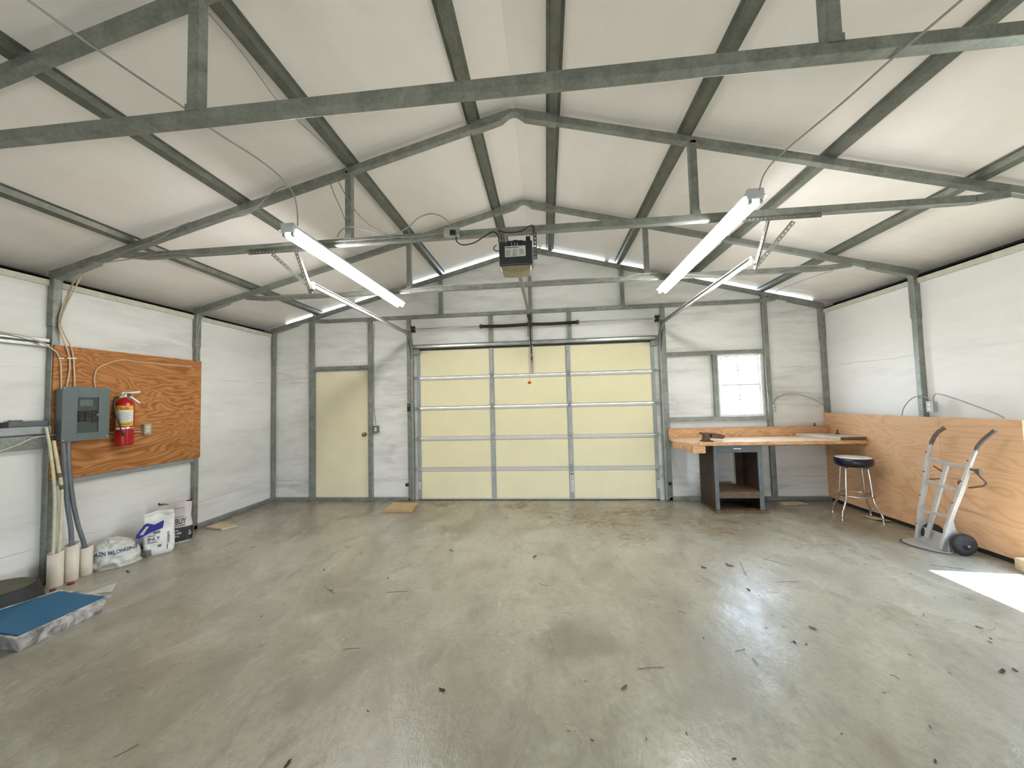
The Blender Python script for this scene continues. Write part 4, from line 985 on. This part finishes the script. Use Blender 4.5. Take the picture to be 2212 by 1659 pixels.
# cables on the right
def Rw(*p, x=PR-0.02): return [at(a, b, 0, x) for a, b in p]
rc = 'electrical cables on the right wall'
cable('cable', Rw((1948, 898), (1953, 880), (1968, 862), (1985, 856), (2005, 860), (2012, 870)), 0.005, M['cable'], 'grey cable arching from behind the plywood to the left of the outlet box', group=rc)
cable('cable', Rw((2016, 868), (2017, 856), (2026, 851), (2060, 860), (2110, 878), (2150, 893), (2170, 903)), 0.005, M['cable'], 'grey cable arching right from the outlet box down behind the plywood', group=rc)
def Bw(*p, y=-0.02): return [at(a, b, 1, y) for a, b in p]
cable('cable', Bw((1670, 872), (1678, 860), (1695, 853), (1720, 852), (1750, 859), (1775, 872), (1795, 888), y=-0.03), 0.006, M['cable'], 'grey cable arching from the small outlet to the far right corner', group='cables on the far wall')
cable('cable', Bw((1650, 650), (1648, 670), (1652, 760), (1656, 830), (1662, 872), y=-0.065), 0.005, M['cable'], 'grey cable running down the stud right of the window', group='cables on the far wall')
cable('cable', Bw((808, 700), (807, 760), (808, 830), (808, 880), (812, 918), y=-0.064), 0.006, M['conduit'], 'grey conduit running down the stud to the switch box by the man door', 'cable', 'cables on the far wall')

# ================================================================ GARAGE DOOR HARDWARE
def track(x, s, label):
    t = thing('door_track', label, 'garage door track', (x, -0.06, 0), 'garage door tracks')
    zt = 2.34
    path = [Vector((x, -0.075, 0.01)), Vector((x, -0.075, zt))]
    R_ = 0.31
    for k in range(1, 9):
        a = (PI/2-0.012)*k/8
        path.append(Vector((x, -0.075-R_*(1-math.cos(a)), zt+R_*math.sin(a))))
    path.append(Vector((x, -2.60, 2.668)))
    # C-shaped channel open towards the door
    prof = [(-0.025, 0.0), (0.025, 0.0), (0.025, 0.012), (0.021, 0.012), (0.021, 0.004), (-0.021, 0.004), (-0.021, 0.016), (-0.025, 0.016)]
    vs = []; n = len(prof)
    for i, p in enumerate(path):
        d = (path[min(i+1, len(path)-1)]-path[max(i-1, 0)]).normalized()
        side = Vector((-s, 0, 0)); u = d.cross(side).normalized()
        for a, b in prof: vs.append(p+u*a+side*b*1.6)
    m_ = len(path)
    MB().add(vs, [(i*n+k, i*n+(k+1) % n, (i+1)*n+(k+1) % n, (i+1)*n+k) for i in range(m_-1) for k in range(n)]).build('channel', M['bright'], t)
    # end stop, jamb angle, brackets
    MB().box(x-0.014, x+0.014, -2.63, -2.59, 2.63, 2.70).build('end_stop', M['bright'], t, bevel=0.002)
    MB().box(x+s*0.004, x+s*0.008, -0.075, -0.058, 0.02, 2.30).box(x+s*0.004, x+s*0.05, -0.062, -0.058, 0.02, 2.30).build('jamb_angle', M['steel'], t)
    for z in (0.35, 1.0, 1.65, 2.2):
        MB().box(x-0.002, x+s*0.035, -0.074, -0.058, z-0.02, z+0.02).build('bracket', M['steel'], t)
    # flag bracket with the cable drum
    MB().prism([(x+s*0.008, -0.06, 2.25), (x+s*0.008, -0.06, 2.70), (x+s*0.008, -0.20, 2.70), (x+s*0.008, -0.20, 2.48), (x+s*0.008, -0.09, 2.25)], (s*0.004, 0, 0)).build('flag_bracket', M['steel'], t)
    MB().tube([(x-s*0.05, -0.165, 2.70), (x-s*0.045, -0.05, 0.08)], 0.0022, 5).build('lift_cable', M['steel'], t)
    return t
track(-2.025, -1, 'galvanized garage door track curving up and back under the left tube light')
track(1.868, 1, 'galvanized garage door track curving up and back under the right tube light')
def perf(a, b, up, w=0.036, t=0.0025):
    """perforated angle iron: two legs with a row of square holes each"""
    a = Vector(a); b = Vector(b); d = (b-a); L_ = d.length; d.normalize(); u = (Vector(up)-d*Vector(up).dot(d)).normalized(); s = d.cross(u)
    mb = MB(); n = max(4, int(L_/0.03)); st_ = L_/n; hw = 0.0055
    for nn, mm in ((u, s), (s, u)):
        for k in range(n):
            p = a+d*(k*st_)
            def q(x, y, z): return p+d*x+nn*y+mm*z
            for x0, x1, y0, y1 in ((0, st_, 0, w/2-hw), (0, st_, w/2+hw, w), (0, st_/2-hw, w/2-hw, w/2+hw), (st_/2+hw, st_, w/2-hw, w/2+hw)):
                vs = [q(x, y, z) for z in (0, t) for x, y in ((x0, y0), (x1, y0), (x1, y1), (x0, y1))]
                mb.add(vs, [(0, 3, 2, 1), (4, 5, 6, 7), (0, 1, 5, 4), (1, 2, 6, 5), (2, 3, 7, 6), (3, 0, 4, 7)])
    return mb
def hanger(x, s, x_out, x_in, label):
    t = thing('track_hanger', label, 'hanger', (x, -2.816, 2.93), 'perforated hangers of the door tracks')
    perf((x_in, -2.85, 2.926), (x_out, -2.85, 2.926), (0, 0, -1)).build('top_angle', M['perf'], t)
    perf((x+s*0.02, -2.80, 2.922), (x+s*0.012, -2.60, 2.60), (s, 0, 0), 0.030).build('drop_angle', M['perf'], t)
    perf((lerp(x_out, x_in, 0.30), -2.80, 2.90), (x+s*0.02, -2.615, 2.625), (0, 1, 0), 0.030).build('brace_angle', M['perf'], t)
    return t
hanger(-2.025, -1, -2.46, -1.90, 'perforated angle hanger fixed to the roof truss beside the left tube light')
hanger(1.868, 1, 2.26, 1.66, 'perforated angle hanger fixed to the roof truss beside the right tube light')

ts = thing('torsion_spring', 'black torsion spring on a long shaft above the garage door', 'garage door spring', (-0.1, -0.135, 2.735))
ys, zs = -0.135, 2.735
MB().tube([(-2.13, ys, zs), (1.97, ys, zs)], 0.0127, 12).build('shaft', M['bright'], ts)
for xa, xb in ((-0.868, -0.125), (-0.085, 0.628)):
    pts = []; n = int((xb-xa)/0.010)
    mb = MB(); vs = []; m_ = 14
    rows = int((xb-xa)/0.0045)
    for i in range(rows+1):
        r_ = 0.0265 if i % 2 else 0.0235
        x = xa+(xb-xa)*i/rows; sag = -0.008*math.sin(PI*(i/rows))
        for k in range(m_): a = 2*PI*k/m_; vs.append((x, ys+r_*math.cos(a), zs+sag+r_*math.sin(a)))
    mb.add(vs, [(i*m_+k, i*m_+(k+1) % m_, (i+1)*m_+(k+1) % m_, (i+1)*m_+k) for i in range(rows) for k in range(m_)], False)
    mb.build('coil', M['black'], ts)
for x, s in ((-0.868, -1), (0.628, 1)):
    MB().lathe([(0.032, -0.01), (0.036, 0.0), (0.036, 0.012), (0.02, 0.03)], (x, ys, zs), (s, 0, 0), 16).build('winding_cone', M['rust'], ts)
MB().box(-0.118, -0.094, -0.175, -0.062, 2.69, 2.78).build('centre_bracket', M['maroon'], ts, bevel=0.004)
MB().box(-0.145, -0.065, -0.0620, -0.058, 2.56, 2.80).build('bearing_plate', M['steel'], ts)
MB().lathe([(0.034, 0), (0.034, 0.03)], (-0.12, ys, zs), (1, 0, 0), 20).build('bearing', M['maroon'], ts)

for x, s in ((-2.025, -1), (1.868, 1)):
    MB().lathe([(0.03, 0), (0.058, 0.003), (0.05, 0.008), (0.05, 0.04), (0.06, 0.046), (0.03, 0.05)], (x-s*0.075, ys, zs), (s, 0, 0), 24).build('cable_drum', M['darkmetal'], ts)

# opener
op = thing('garage_door_opener', 'charcoal garage door opener with a tan lens hanging under the middle of the truss', 'garage door opener', (-0.085, -2.85, 2.55))
ox0, ox1 = -0.218, 0.045
MB().prism([(ox0, -3.0, 2.602), (ox0, -3.0, 2.79), (ox0, -2.98, 2.80), (ox0, -2.72, 2.80), (ox0, -2.70, 2.70), (ox0, -2.88, 2.606)], (ox1-ox0, 0, 0)).build('housing', M['char'], op, bevel=0.010)
MB().prism([(ox0+0.006, -3.005, 2.600), (ox0+0.022, -3.005, 2.548), (-0.13, -3.012, 2.538), (-0.04, -3.012, 2.538), (ox1-0.022, -3.005, 2.548), (ox1-0.006, -3.005, 2.600)], (0, 0.13, 0)).build('light_lens', M['tan'], op, bevel=0.010)
fc = MB().box(-0.170, -0.008, -3.003, -3.0005, 2.668, 2.752).build('rating_label', M['paper'], op)
MB().box(-0.165, -0.06, -3.0042, -3.003, 2.738, 2.744).build('print_line', M['ink'], fc)
t_ = MB()
for k in range(6):
    for q in range(3): t_.box(-0.165+q*0.053, -0.165+q*0.053+random.uniform(0.03, 0.045), -3.0042, -3.003, 2.674+k*0.009, 2.6775+k*0.009)
t_.build('lettering', M['greybag'], fc)
MB().box(-0.15, -0.03, -3.006, -3.0, 2.758, 2.795).build('terminal_strip', M['black'], op, bevel=0.003)
for k, (x, c_) in enumerate(((-0.115, 'plastic'), (-0.092, 'plastic'), (-0.072, 'plastic'))):
    MB().tube(curve([(x, -3.008, 2.778), (x+0.003, -3.02, 2.74), (x+0.012, -3.022, 2.70), (-0.05+k*0.012, -3.02, 2.668), (-0.02+k*0.006, -3.018, 2.69), (-0.028+k*0.004, -3.015, 2.735)], 6), 0.0016, 5).build('bell_wire', M[c_], op)
MB().lathe([(0.025, 0), (0.03, 0.004), (0.03, 0.012), (0.015, 0.02)], (-0.09, -2.95, 2.798), n=16).build('antenna_cap', M['black'], op)
MB().box(ox1-0.05, ox1-0.015, -2.99, -2.95, 2.798, 2.83).build('plug', M['black'], op, bevel=0.003)
for x in (ox0-0.004, ox1+0.004):
    perf((x, -2.84, 2.70), (x, -2.84, 2.985), (0, -1, 0), 0.03).build('hanger_strap', M['perf'], op)
MB().tube(curve([(ox0+0.01, -2.99, 2.725), (ox0-0.03, -3.0, 2.725), (ox0-0.04, -3.0, 2.75), (ox0-0.02, -2.99, 2.775)], 6), 0.004, 8).build('hook', M['black'], op)
# rail, trolley and arm
MB().bar((-0.075, -2.78, 2.612), (-0.098, -0.14, 2.822), 0.032, 0.030).build('rail', M['steel'], op, bevel=0.002)
MB().box(-0.125, -0.068, -0.17, -0.10, 2.80, 2.85).build('header_bracket', M['black'], op, bevel=0.004)
MB().box(-0.12, -0.066, -0.62, -0.48, 2.745, 2.80).build('trolley', M['black'], op, bevel=0.004)
MB().bar((-0.09, -0.52, 2.75), (-0.09, -0.085, 2.29), 0.016, 0.028).build('arm', M['black'], op)
MB().tube([(-0.112, -0.57, 2.75), (-0.112, -0.57, 1.825)], 0.002, 5).build('pull_cord', M['redp'], op)
MB().lathe([(0.006, 0.03), (0.012, 0.02), (0.026, 0.012), (0.026, -0.006), (0.016, -0.014)], (-0.112, -0.57, 1.80), n=14).build('pull_handle', M['orange'], op)
# power cord
cable('power_cord', [at(985, 512, 1, -2.86), at(987, 522, 1, -2.88), at(1000, 529, 1, -2.90), at(1025, 524, 1, -2.90), at(1050, 508, 1, -2.90), at(1066, 501, 1, -2.89), at(1076, 510, 1, -2.88), at(1078, 525, 1, -2.87)], 0.005, M['black'], 'black cord sagging from the junction box to the opener', 'cord', 'black cords at the opener')
cable('power_cord', [at(1075, 498, 1, -2.86), at(1090, 502, 1, -2.88), at(1110, 502, 1, -2.88), at(1130, 498, 1, -2.88), at(1147, 487, 1, -2.87), at(1154, 494, 1, -2.88), at(1152, 502, 1, -2.90), at(1147, 509, 1, -2.93)], 0.0045, M['black'], 'black cord looped along the truss beam above the opener', 'cord', 'black cords at the opener')
jb = thing('junction_box', 'metal junction box with a black plug on the truss beam left of the opener', 'junction box', (-0.61, -2.86, 2.94))
q = at(978, 505, 1, -2.85)
MB().box(q.x-0.065, q.x+0.065, -2.905, -2.846, q.z-0.032, q.z+0.032).build('box', M['bright'], jb, bevel=0.004)
MB().box(q.x-0.005, q.x+0.04, -2.935, -2.906, q.z-0.045, q.z-0.005).build('plug', M['black'], jb, bevel=0.004)

# sensors and wall button
for x, s, lab in ((-2.125, -1, 'black photo-eye sensor low on the left garage door jamb'), (1.915, 1, 'black photo-eye sensor low on the right garage door jamb')):
    tag(MB().bar((x-0.02, -0.085, 0.26), (x+0.02, -0.085, 0.26), 0.035, 0.045).lathe([(0.018, 0), (0.02, 0.012), (0.012, 0.02)], (x+0.0, -0.10, 0.26), (0, -1, 0), 14).box(x-0.012, x+0.012, -0.085, -0.058, 0.25, 0.27).build('door_sensor', M['black'], bevel=0.003), lab, 'sensor', 'garage door sensors')
wbt = thing('door_button', 'black wall button mounted on the jamb post left of the garage door', 'button', (-2.087, -0.058, 1.48))
MB().box(-2.112, -2.066, -0.082, -0.0575, 1.425, 1.545).build('housing', M['black'], wbt, bevel=0.004)
MB().box(-2.102, -2.076, -0.088, -0.082, 1.50, 1.53).build('push_button', M['greybag'], wbt, bevel=0.002)

# ================================================================ LIGHTS
def fixture(n0, n1, label):
    a = Vector(n0); b = Vector(n1); d = (b-a).normalized(); side = Vector((d.y, -d.x, 0)); up = Vector((0, 0, 1))
    t = thing('tube_light', label, 'ceiling light', (a+b)/2, 'twin tube lights')
    MB().bar(a+up*0.055, b+up*0.055, 0.078, 0.040).build('housing', M['fixture'], t, bevel=0.004)
    # sloped reflector sides
    MB().prism([a+side*0.075+up*0.028, a+side*0.04+up*0.052, a-side*0.04+up*0.052, a-side*0.075+up*0.028, a-side*0.04+up*0.032, a+side*0.04+up*0.032], b-a).build('reflector', M['fixture'], t)
    for p in (a, b):
        MB().bar(p-d*0.012+up*0.040, p+d*0.012+up*0.040, 0.105, 0.072).build('end_cap', M['fixture'], t, bevel=0.004)
        for s in (-1, 1):
            k = 0.03 if p is a else -0.03
            MB().bar(p+side*(s*0.034)+d*k*0.3+up*0.028, p+side*(s*0.034)+d*k*0.3-up*0.022, 0.022, 0.026, (0, 1, 0)).build('socket', M['plate'], t, bevel=0.003)
    for s in (-1, 1):
        MB().tube([a+side*(s*0.034)+d*0.02-up*0.002, b+side*(s*0.034)-d*0.02-up*0.002], 0.0165, 14).build('tube', M['tube'], t)
    return t
fixture((-1.787, -3.26, 2.85), (-1.778, -1.13, 2.85), 'lit twin fluorescent tube light, left of the garage door opener')
fixture((1.557, -3.26, 2.85), (1.592, -1.15, 2.85), 'lit twin fluorescent tube light, right of the garage door opener')

# overhead cables
oc = 'cables running among the roof trusses'
cable('cable', [at(60, 0, 0, -1.75), at(200, 100, 0, -1.75), at(330, 188, 0, -1.76), at(405, 238, 0, -1.77), at(455, 278, 0, -1.77), at(560, 345, 0, -1.78), at(612, 388, 0, -1.78), at(634, 420, 0, -1.78), at(642, 455, 0, -1.78), at(643, 488, 0, -1.78)], 0.005, M['cable'], 'cable sloping from the top left corner down to the left tube light', group=oc)
cable('cable', [at(2100, -20, 0, 1.6), at(2040, 32, 0, 1.6), at(1990, 74, 0, 1.6), at(1928, 126, 0, 1.59), at(1820, 222, 0, 1.58), at(1700, 322, 0, 1.57), at(1668, 352, 0, 1.57), at(1648, 382, 0, 1.57), at(1640, 412, 0, 1.56)], 0.005, M['cable'], 'cable sloping from the top right corner down to the right tube light', group=oc)
zr = lambda px, py, y: at(px, py, 1, y)
def slope(px, py):      # point just under the left roof slope
    v = FW*FPX + RT*(px-1106.0) - UP*(py-829.5)
    t = (4.012-0.26*XA-CAM.z+0.26*CAM.x)/(v.z-0.26*v.x)
    return CAM+v*t
cable('cable', [slope(452, 30), slope(520, 110), slope(560, 165), slope(595, 212), slope(645, 262), slope(700, 312), slope(738, 350), zr(757, 378, -2.86)], 0.004, M['cable'], 'thin cable following the purlin above the left truss uprights', group=oc)
cable('cable', [zr(720, 378, -2.86), zr(735, 400, -2.86), zr(760, 445, -2.86), zr(790, 480, -2.86), zr(825, 502, -2.86), zr(850, 506, -2.86), zr(880, 492, -2.86), zr(905, 470, -2.86), zr(935, 462, -2.86), zr(962, 473, -2.86), zr(974, 492, -2.86)], 0.005, M['cable'], 'loose cable looping over the middle truss beam to the junction box', group=oc)
cable('cable', [zr(712, 392, -2.855), zr(722, 420, -2.855), zr(738, 455, -2.855), zr(745, 475, -2.855)], 0.004, M['cable'], 'short cable hanging beside the left upright of the middle truss', group=oc)
cable('cable', [zr(728, 512, -2.855), zr(740, 495, -2.855), zr(762, 490, -2.855), zr(800, 500, -2.855), zr(850, 511, -2.855), zr(900, 511, -2.855), zr(945, 505, -2.855), zr(970, 503, -2.855)], 0.005, M['cable'], 'pale cable lying along the middle truss beam left of the junction box', group=oc)
cable('cable', [at(128, 700, 0, -4.38), at(140, 660, 0, -4.37), at(158, 612, 1, -2.86), zr(175, 588, -2.86), zr(215, 570, -2.86), zr(265, 562, -2.86), zr(320, 553, -2.86), zr(372, 548, -2.86), zr(430, 550, -2.86), zr(500, 545, -2.86), zr(600, 530, -2.86), zr(700, 523, -2.86), zr(850, 514, -2.86)], 0.005, M['cable'], 'cable rising from the left wall post and running along the middle truss beam', group=oc)
cable('cable', [zr(245, 553, -2.86), zr(300, 532, -2.86), zr(345, 515, -2.86), zr(385, 490, -2.86), zr(410, 480, -2.86)], 0.004, M['cable'], 'thin cable climbing the left rafter of the middle truss', group=oc)
cable('cable', [zr(500, 472, -2.86), zr(540, 460, -2.86), zr(575, 428, -2.86), zr(600, 408, -2.86), zr(618, 403, -2.86)], 0.004, M['cable'], 'thin cable arching off the left rafter near the left tube light', group=oc)
cable('cable', [at(428, 730, 0, -4.40), at(432, 695, 0, -4.39), zr(450, 672, -1.455), zr(480, 660, -1.455), zr(530, 645, -1.455), zr(600, 640, -1.455), zr(720, 633, -1.455), zr(800, 622, -1.455), zr(880, 628, -1.455), zr(960, 616, -1.455), zr(1090, 618, -1.455), zr(1150, 608, -1.455), zr(1330, 598, -1.455)], 0.005, M['cable'], 'cable rising from the second left post and running along the far truss beam', group=oc)
cable('cable', [zr(1340, 603, -1.455), zr(1400, 590, -1.455), zr(1560, 596, -1.455), zr(1650, 592, -1.455), zr(1700, 580, -1.455), zr(1740, 574, -1.455), zr(1800, 576, -1.455)], 0.005, M['cable'], 'cable drooping along the right part of the far truss beam', group=oc)
cable('cable', [zr(1800, 585, -1.44), zr(1760, 597, -1.2), zr(1710, 615, -0.8), zr(1675, 630, -0.4), zr(1660, 645, -0.12), zr(1652, 668, -0.08)], 0.004, M['cable'], 'thin cable following the lowest right purlin down to the stud by the window', group=oc)

# ================================================================ FLOOR DEBRIS
def leaf(px, py, s, rot, curl, mat):
    p = at(px, py, 2, 0.0); rnd = random.Random(int(px*7+py)); n = 12; vs = [(0, 0, 0.002)]
    for k in range(n):
        a = 2*PI*k/n; r_ = s*(0.5+0.5*abs(math.cos(a)))*(0.75+0.35*rnd.random())
        x = r_*math.cos(a); y = 0.55*r_*math.sin(a)
        vs.append((x, y, 0.002+curl*s*(abs(y)/s*1.2+abs(x)/s*0.6)*rnd.uniform(0.5, 1.2)))
    R_ = Matrix.Rotation(rot, 3, 'Z'); V2 = [R_ @ Vector(v)+Vector((p.x, p.y, 0)) for v in vs]
    V3 = [v+Vector((0, 0, 0.0015)) for v in V2]; m_ = len(V2)
    fs = [(0, k+1, (k+1) % n+1) for k in range(n)]+[(m_, m_+(k+1) % n+1, m_+k+1) for k in range(n)]+[(k+1, (k+1) % n+1, m_+(k+1) % n+1, m_+k+1) for k in range(n)]
    return MB().add(V2+V3, fs).build('dry_leaf', M[mat])
big = [(1575, 1222, 0.045, 'leaf', 'curled brown leaf in the middle of the floor, the largest one beyond the window glare'), (1755, 1358, 0.035, 'leaf', 'pale brown curled leaf on the floor right of the window glare'),
       (1348, 1487, 0.030, 'leaf', 'light brown leaf lying alone in the lower middle of the floor'), (1617, 1275, 0.026, 'leafd', 'dark curled leaf just above the window glare on the floor'),
       (622, 1652, 0.030, 'leafd', 'dark leaf at the very bottom edge of the floor'), (955, 1492, 0.028, 'leafd', 'small dark leaf on the open floor below the garage door middle'),
       (975, 1190, 0.045, 'leaf', 'flat tan leaf on the floor in front of the garage door left half'), (1155, 1203, 0.04, 'leaf', 'flat tan leaf on the floor in front of the garage door middle'),
       (276, 1236, 0.035, 'leafd', 'dark leaf on the floor in front of the crumpled plastic bag'), (2165, 1452, 0.035, 'leafd', 'dark leaf near the right edge of the floor, left of a smaller one'),
       (2192, 1449, 0.022, 'leafd', 'small dark leaf closest to the right edge of the floor'), (1520, 1227, 0.035, 'leafd', 'narrow dark leaf left of the largest curled leaf')]
for x, y, s, m_, lab in big:
    tag(leaf(x, y, s*0.8, random.uniform(0, 3.1), 0.35, m_), lab, 'leaf', 'dry leaves on the concrete floor')
small = [(565, 1332, .02), (715, 1276, .03), (547, 1182, .03), (838, 1250, .03), (700, 1232, .03), (306, 1487, .014), (1430, 1197, .016), (1590, 1175, .014), (1080, 1190, .014),
         (1290, 1253, .014), (1240, 1238, .012), (915, 1397, .012), (1120, 1283, .012), (878, 1295, .012), (1030, 1323, .014), (1520, 1380, .02), (1655, 1358, .014), (1669, 1330, .014), (1716, 1388, .025), (1742, 1392, .016),
         (1965, 1415, .015), (2052, 1455, .014), (1910, 1497, .014), (2010, 1572, .014), (1818, 1586, .012), (1586, 1640, .018), (1483, 1585, .014), (1396, 1597, .012), (2020, 1645, .02), (2115, 1356, .03), (2140, 1380, .02), (2138, 1387, .02),
         (1968, 1240, .022), (2020, 1292, .014), (1995, 1329, .018), (1980, 1350, .014), (1264, 1472, .012), (1228, 1580, .012), (1280, 1600, .014), (795, 1537, .016), (1750, 1276, .012), (1640, 1287, .012), (2093, 1294, .014), (2062, 1290, .012)]
proto = None
for x, y, s in small:
    if proto is None:
        proto = leaf(x, y, s, 0.4, 0.3, 'leafd'); pb = at(x, y, 2, 0); me = proto.data
        me.transform(Matrix.Translation((-pb.x, -pb.y, 0))); me.transform(Matrix.Scale(1/s, 4)); o = proto
    else:
        o = proto.copy(); COL.objects.link(o)
    s *= 0.62; p = at(x, y, 2, 0); o.location = (p.x, p.y, 0.001); o.scale = (s, s, s*0.6); o.rotation_euler = (0, 0, random.uniform(0, 6.28))
    tag(o, 'tiny dark leaf crumb lying on the open concrete floor', 'leaf crumb', 'tiny leaf crumbs on the concrete floor')
# twigs
tw = [((1650, 1207), (1713, 1224), 'long thin twig on the floor right of the largest curled leaf'), ((1675, 1257), (1725, 1256), 'straight twig lying just right of the curled leaf above the glare'),
      ((1378, 1445), (1433, 1441), 'straight twig on the floor below left of the window glare'), ((1587, 1407), (1609, 1402), 'short twig inside the lower part of the window glare'),
      ((740, 1403), (778, 1400), 'short pale twig on the left middle of the floor'), ((834, 1280), (880, 1277), 'thin pale twig on the floor below the left garage door panels'),
      ((246, 1636), (300, 1607), 'thin twig at the lower left of the floor'), ((1465, 1320), (1483, 1325), 'short twig on the floor left of the window glare'),
      ((1625, 1423), (1636, 1440), 'short bent twig below the window glare'), ((1922, 1458), (1942, 1467), 'short reddish twig on the right part of the floor'),
      ((1708, 1386), (1722, 1391), 'reddish twig just right of the window glare'), ((1880, 1200), (1904, 1209), 'thin twig on the floor in front of the hand truck'),
      ((700, 1265), (722, 1282), 'thin curved twig beside the small tan leaf at left'), ((1165, 1260), (1184, 1265), 'thin brown twig below the middle of the garage door'),
      ((2010, 1220), (2083, 1229), 'long thin twig beside the sun patch near the hand truck'), ((1598, 1213), (1612, 1243), 'thin crooked twig below the largest curled leaf')]
for a, b, lab in tw:
    p = at(a[0], a[1], 2, 0.004); q = at(b[0], b[1], 2, 0.004); m_ = (p+q)/2+Vector((random.uniform(-.01, .01), random.uniform(-.01, .01), 0.002))
    tag(MB().tube(curve([p, m_, q], 4), 0.0015, 5).build('twig', M['leafd']), lab, 'twig', 'twigs on the concrete floor')
# pine needle litter: uncountable
nb = MB(); rnd = random.Random(3)
NOGO = ((CX0-.08, CX1+.12, -0.8, 0.1), (-2.33, -1.77, -0.75, -0.2), (3.3, 3.8, -.4, 0), (sx_-.33, sx_+.33, sy_-.33, sy_+.33), (3.6, 4.2, -2.4, -1.4), (-4.5, -3.85, -1.6, -1.1))
def needle(x, y, L_, a, z=0.003):
    if any(n0 < x < n1 and n2 < y < n3 for n0, n1, n2, n3 in NOGO): return
    dx, dy = math.cos(a)*L_/2, math.sin(a)*L_/2
    c_ = rnd.uniform(-.25, .25)*L_; 
    pts = [Vector((x-dx, y-dy, z)), Vector((x-dy*c_/L_*1.0, y+dx*c_/L_*1.0, z+0.001)), Vector((x+dx, y+dy, z))]
    nb.tube(pts, 0.0009, 3, cap=False)
clumps = [(0.9, -0.75, .45, .10), (1.25, -0.62, .3, .08), (1.55, -0.85, .35, .1), (1.85, -1.05, .3, .12), (0.3, -0.8, .35, .12), (0.55, -1.0, .35, .10), (2.0, -1.35, .2, .10), (0.9, -1.15, .4, .1), (1.5, -0.55, .4, .08),
          (-0.35, -0.35, .3, .08), (-1.55, -0.25, .25, .08), (-4.2, -0.5, .12, .4), (2.4, -1.0, .4, .12), (3.3, -1.0, .4, .2), (3.0, -1.7, .4, .2), (1.1, -1.6, .3, .12)]
for cx_, cy_, sx2, sy2 in clumps:
    for k in range(70): needle(rnd.gauss(cx_, sx2*0.6), min(-0.03, rnd.gauss(cy_, sy2)), rnd.uniform(.03, .11), rnd.gauss(0.2, 0.6) if rnd.random() < .7 else rnd.uniform(0, 3.1))
for k in range(190):
    needle(rnd.uniform(0.2, 3.6), rnd.uniform(-3.2, -0.4), rnd.uniform(.03, .09), rnd.uniform(-0.9, 0.5))
for k in range(90): needle(rnd.uniform(-2.6, 0.2), rnd.uniform(-2.4, -0.4), rnd.uniform(.03, .08), rnd.uniform(0, 3.1))
tag(nb.build('pine_needle_litter', M['needle']), 'brown pine needles scattered over the concrete in front of the garage door and bench', 'pine needles', kind='stuff')
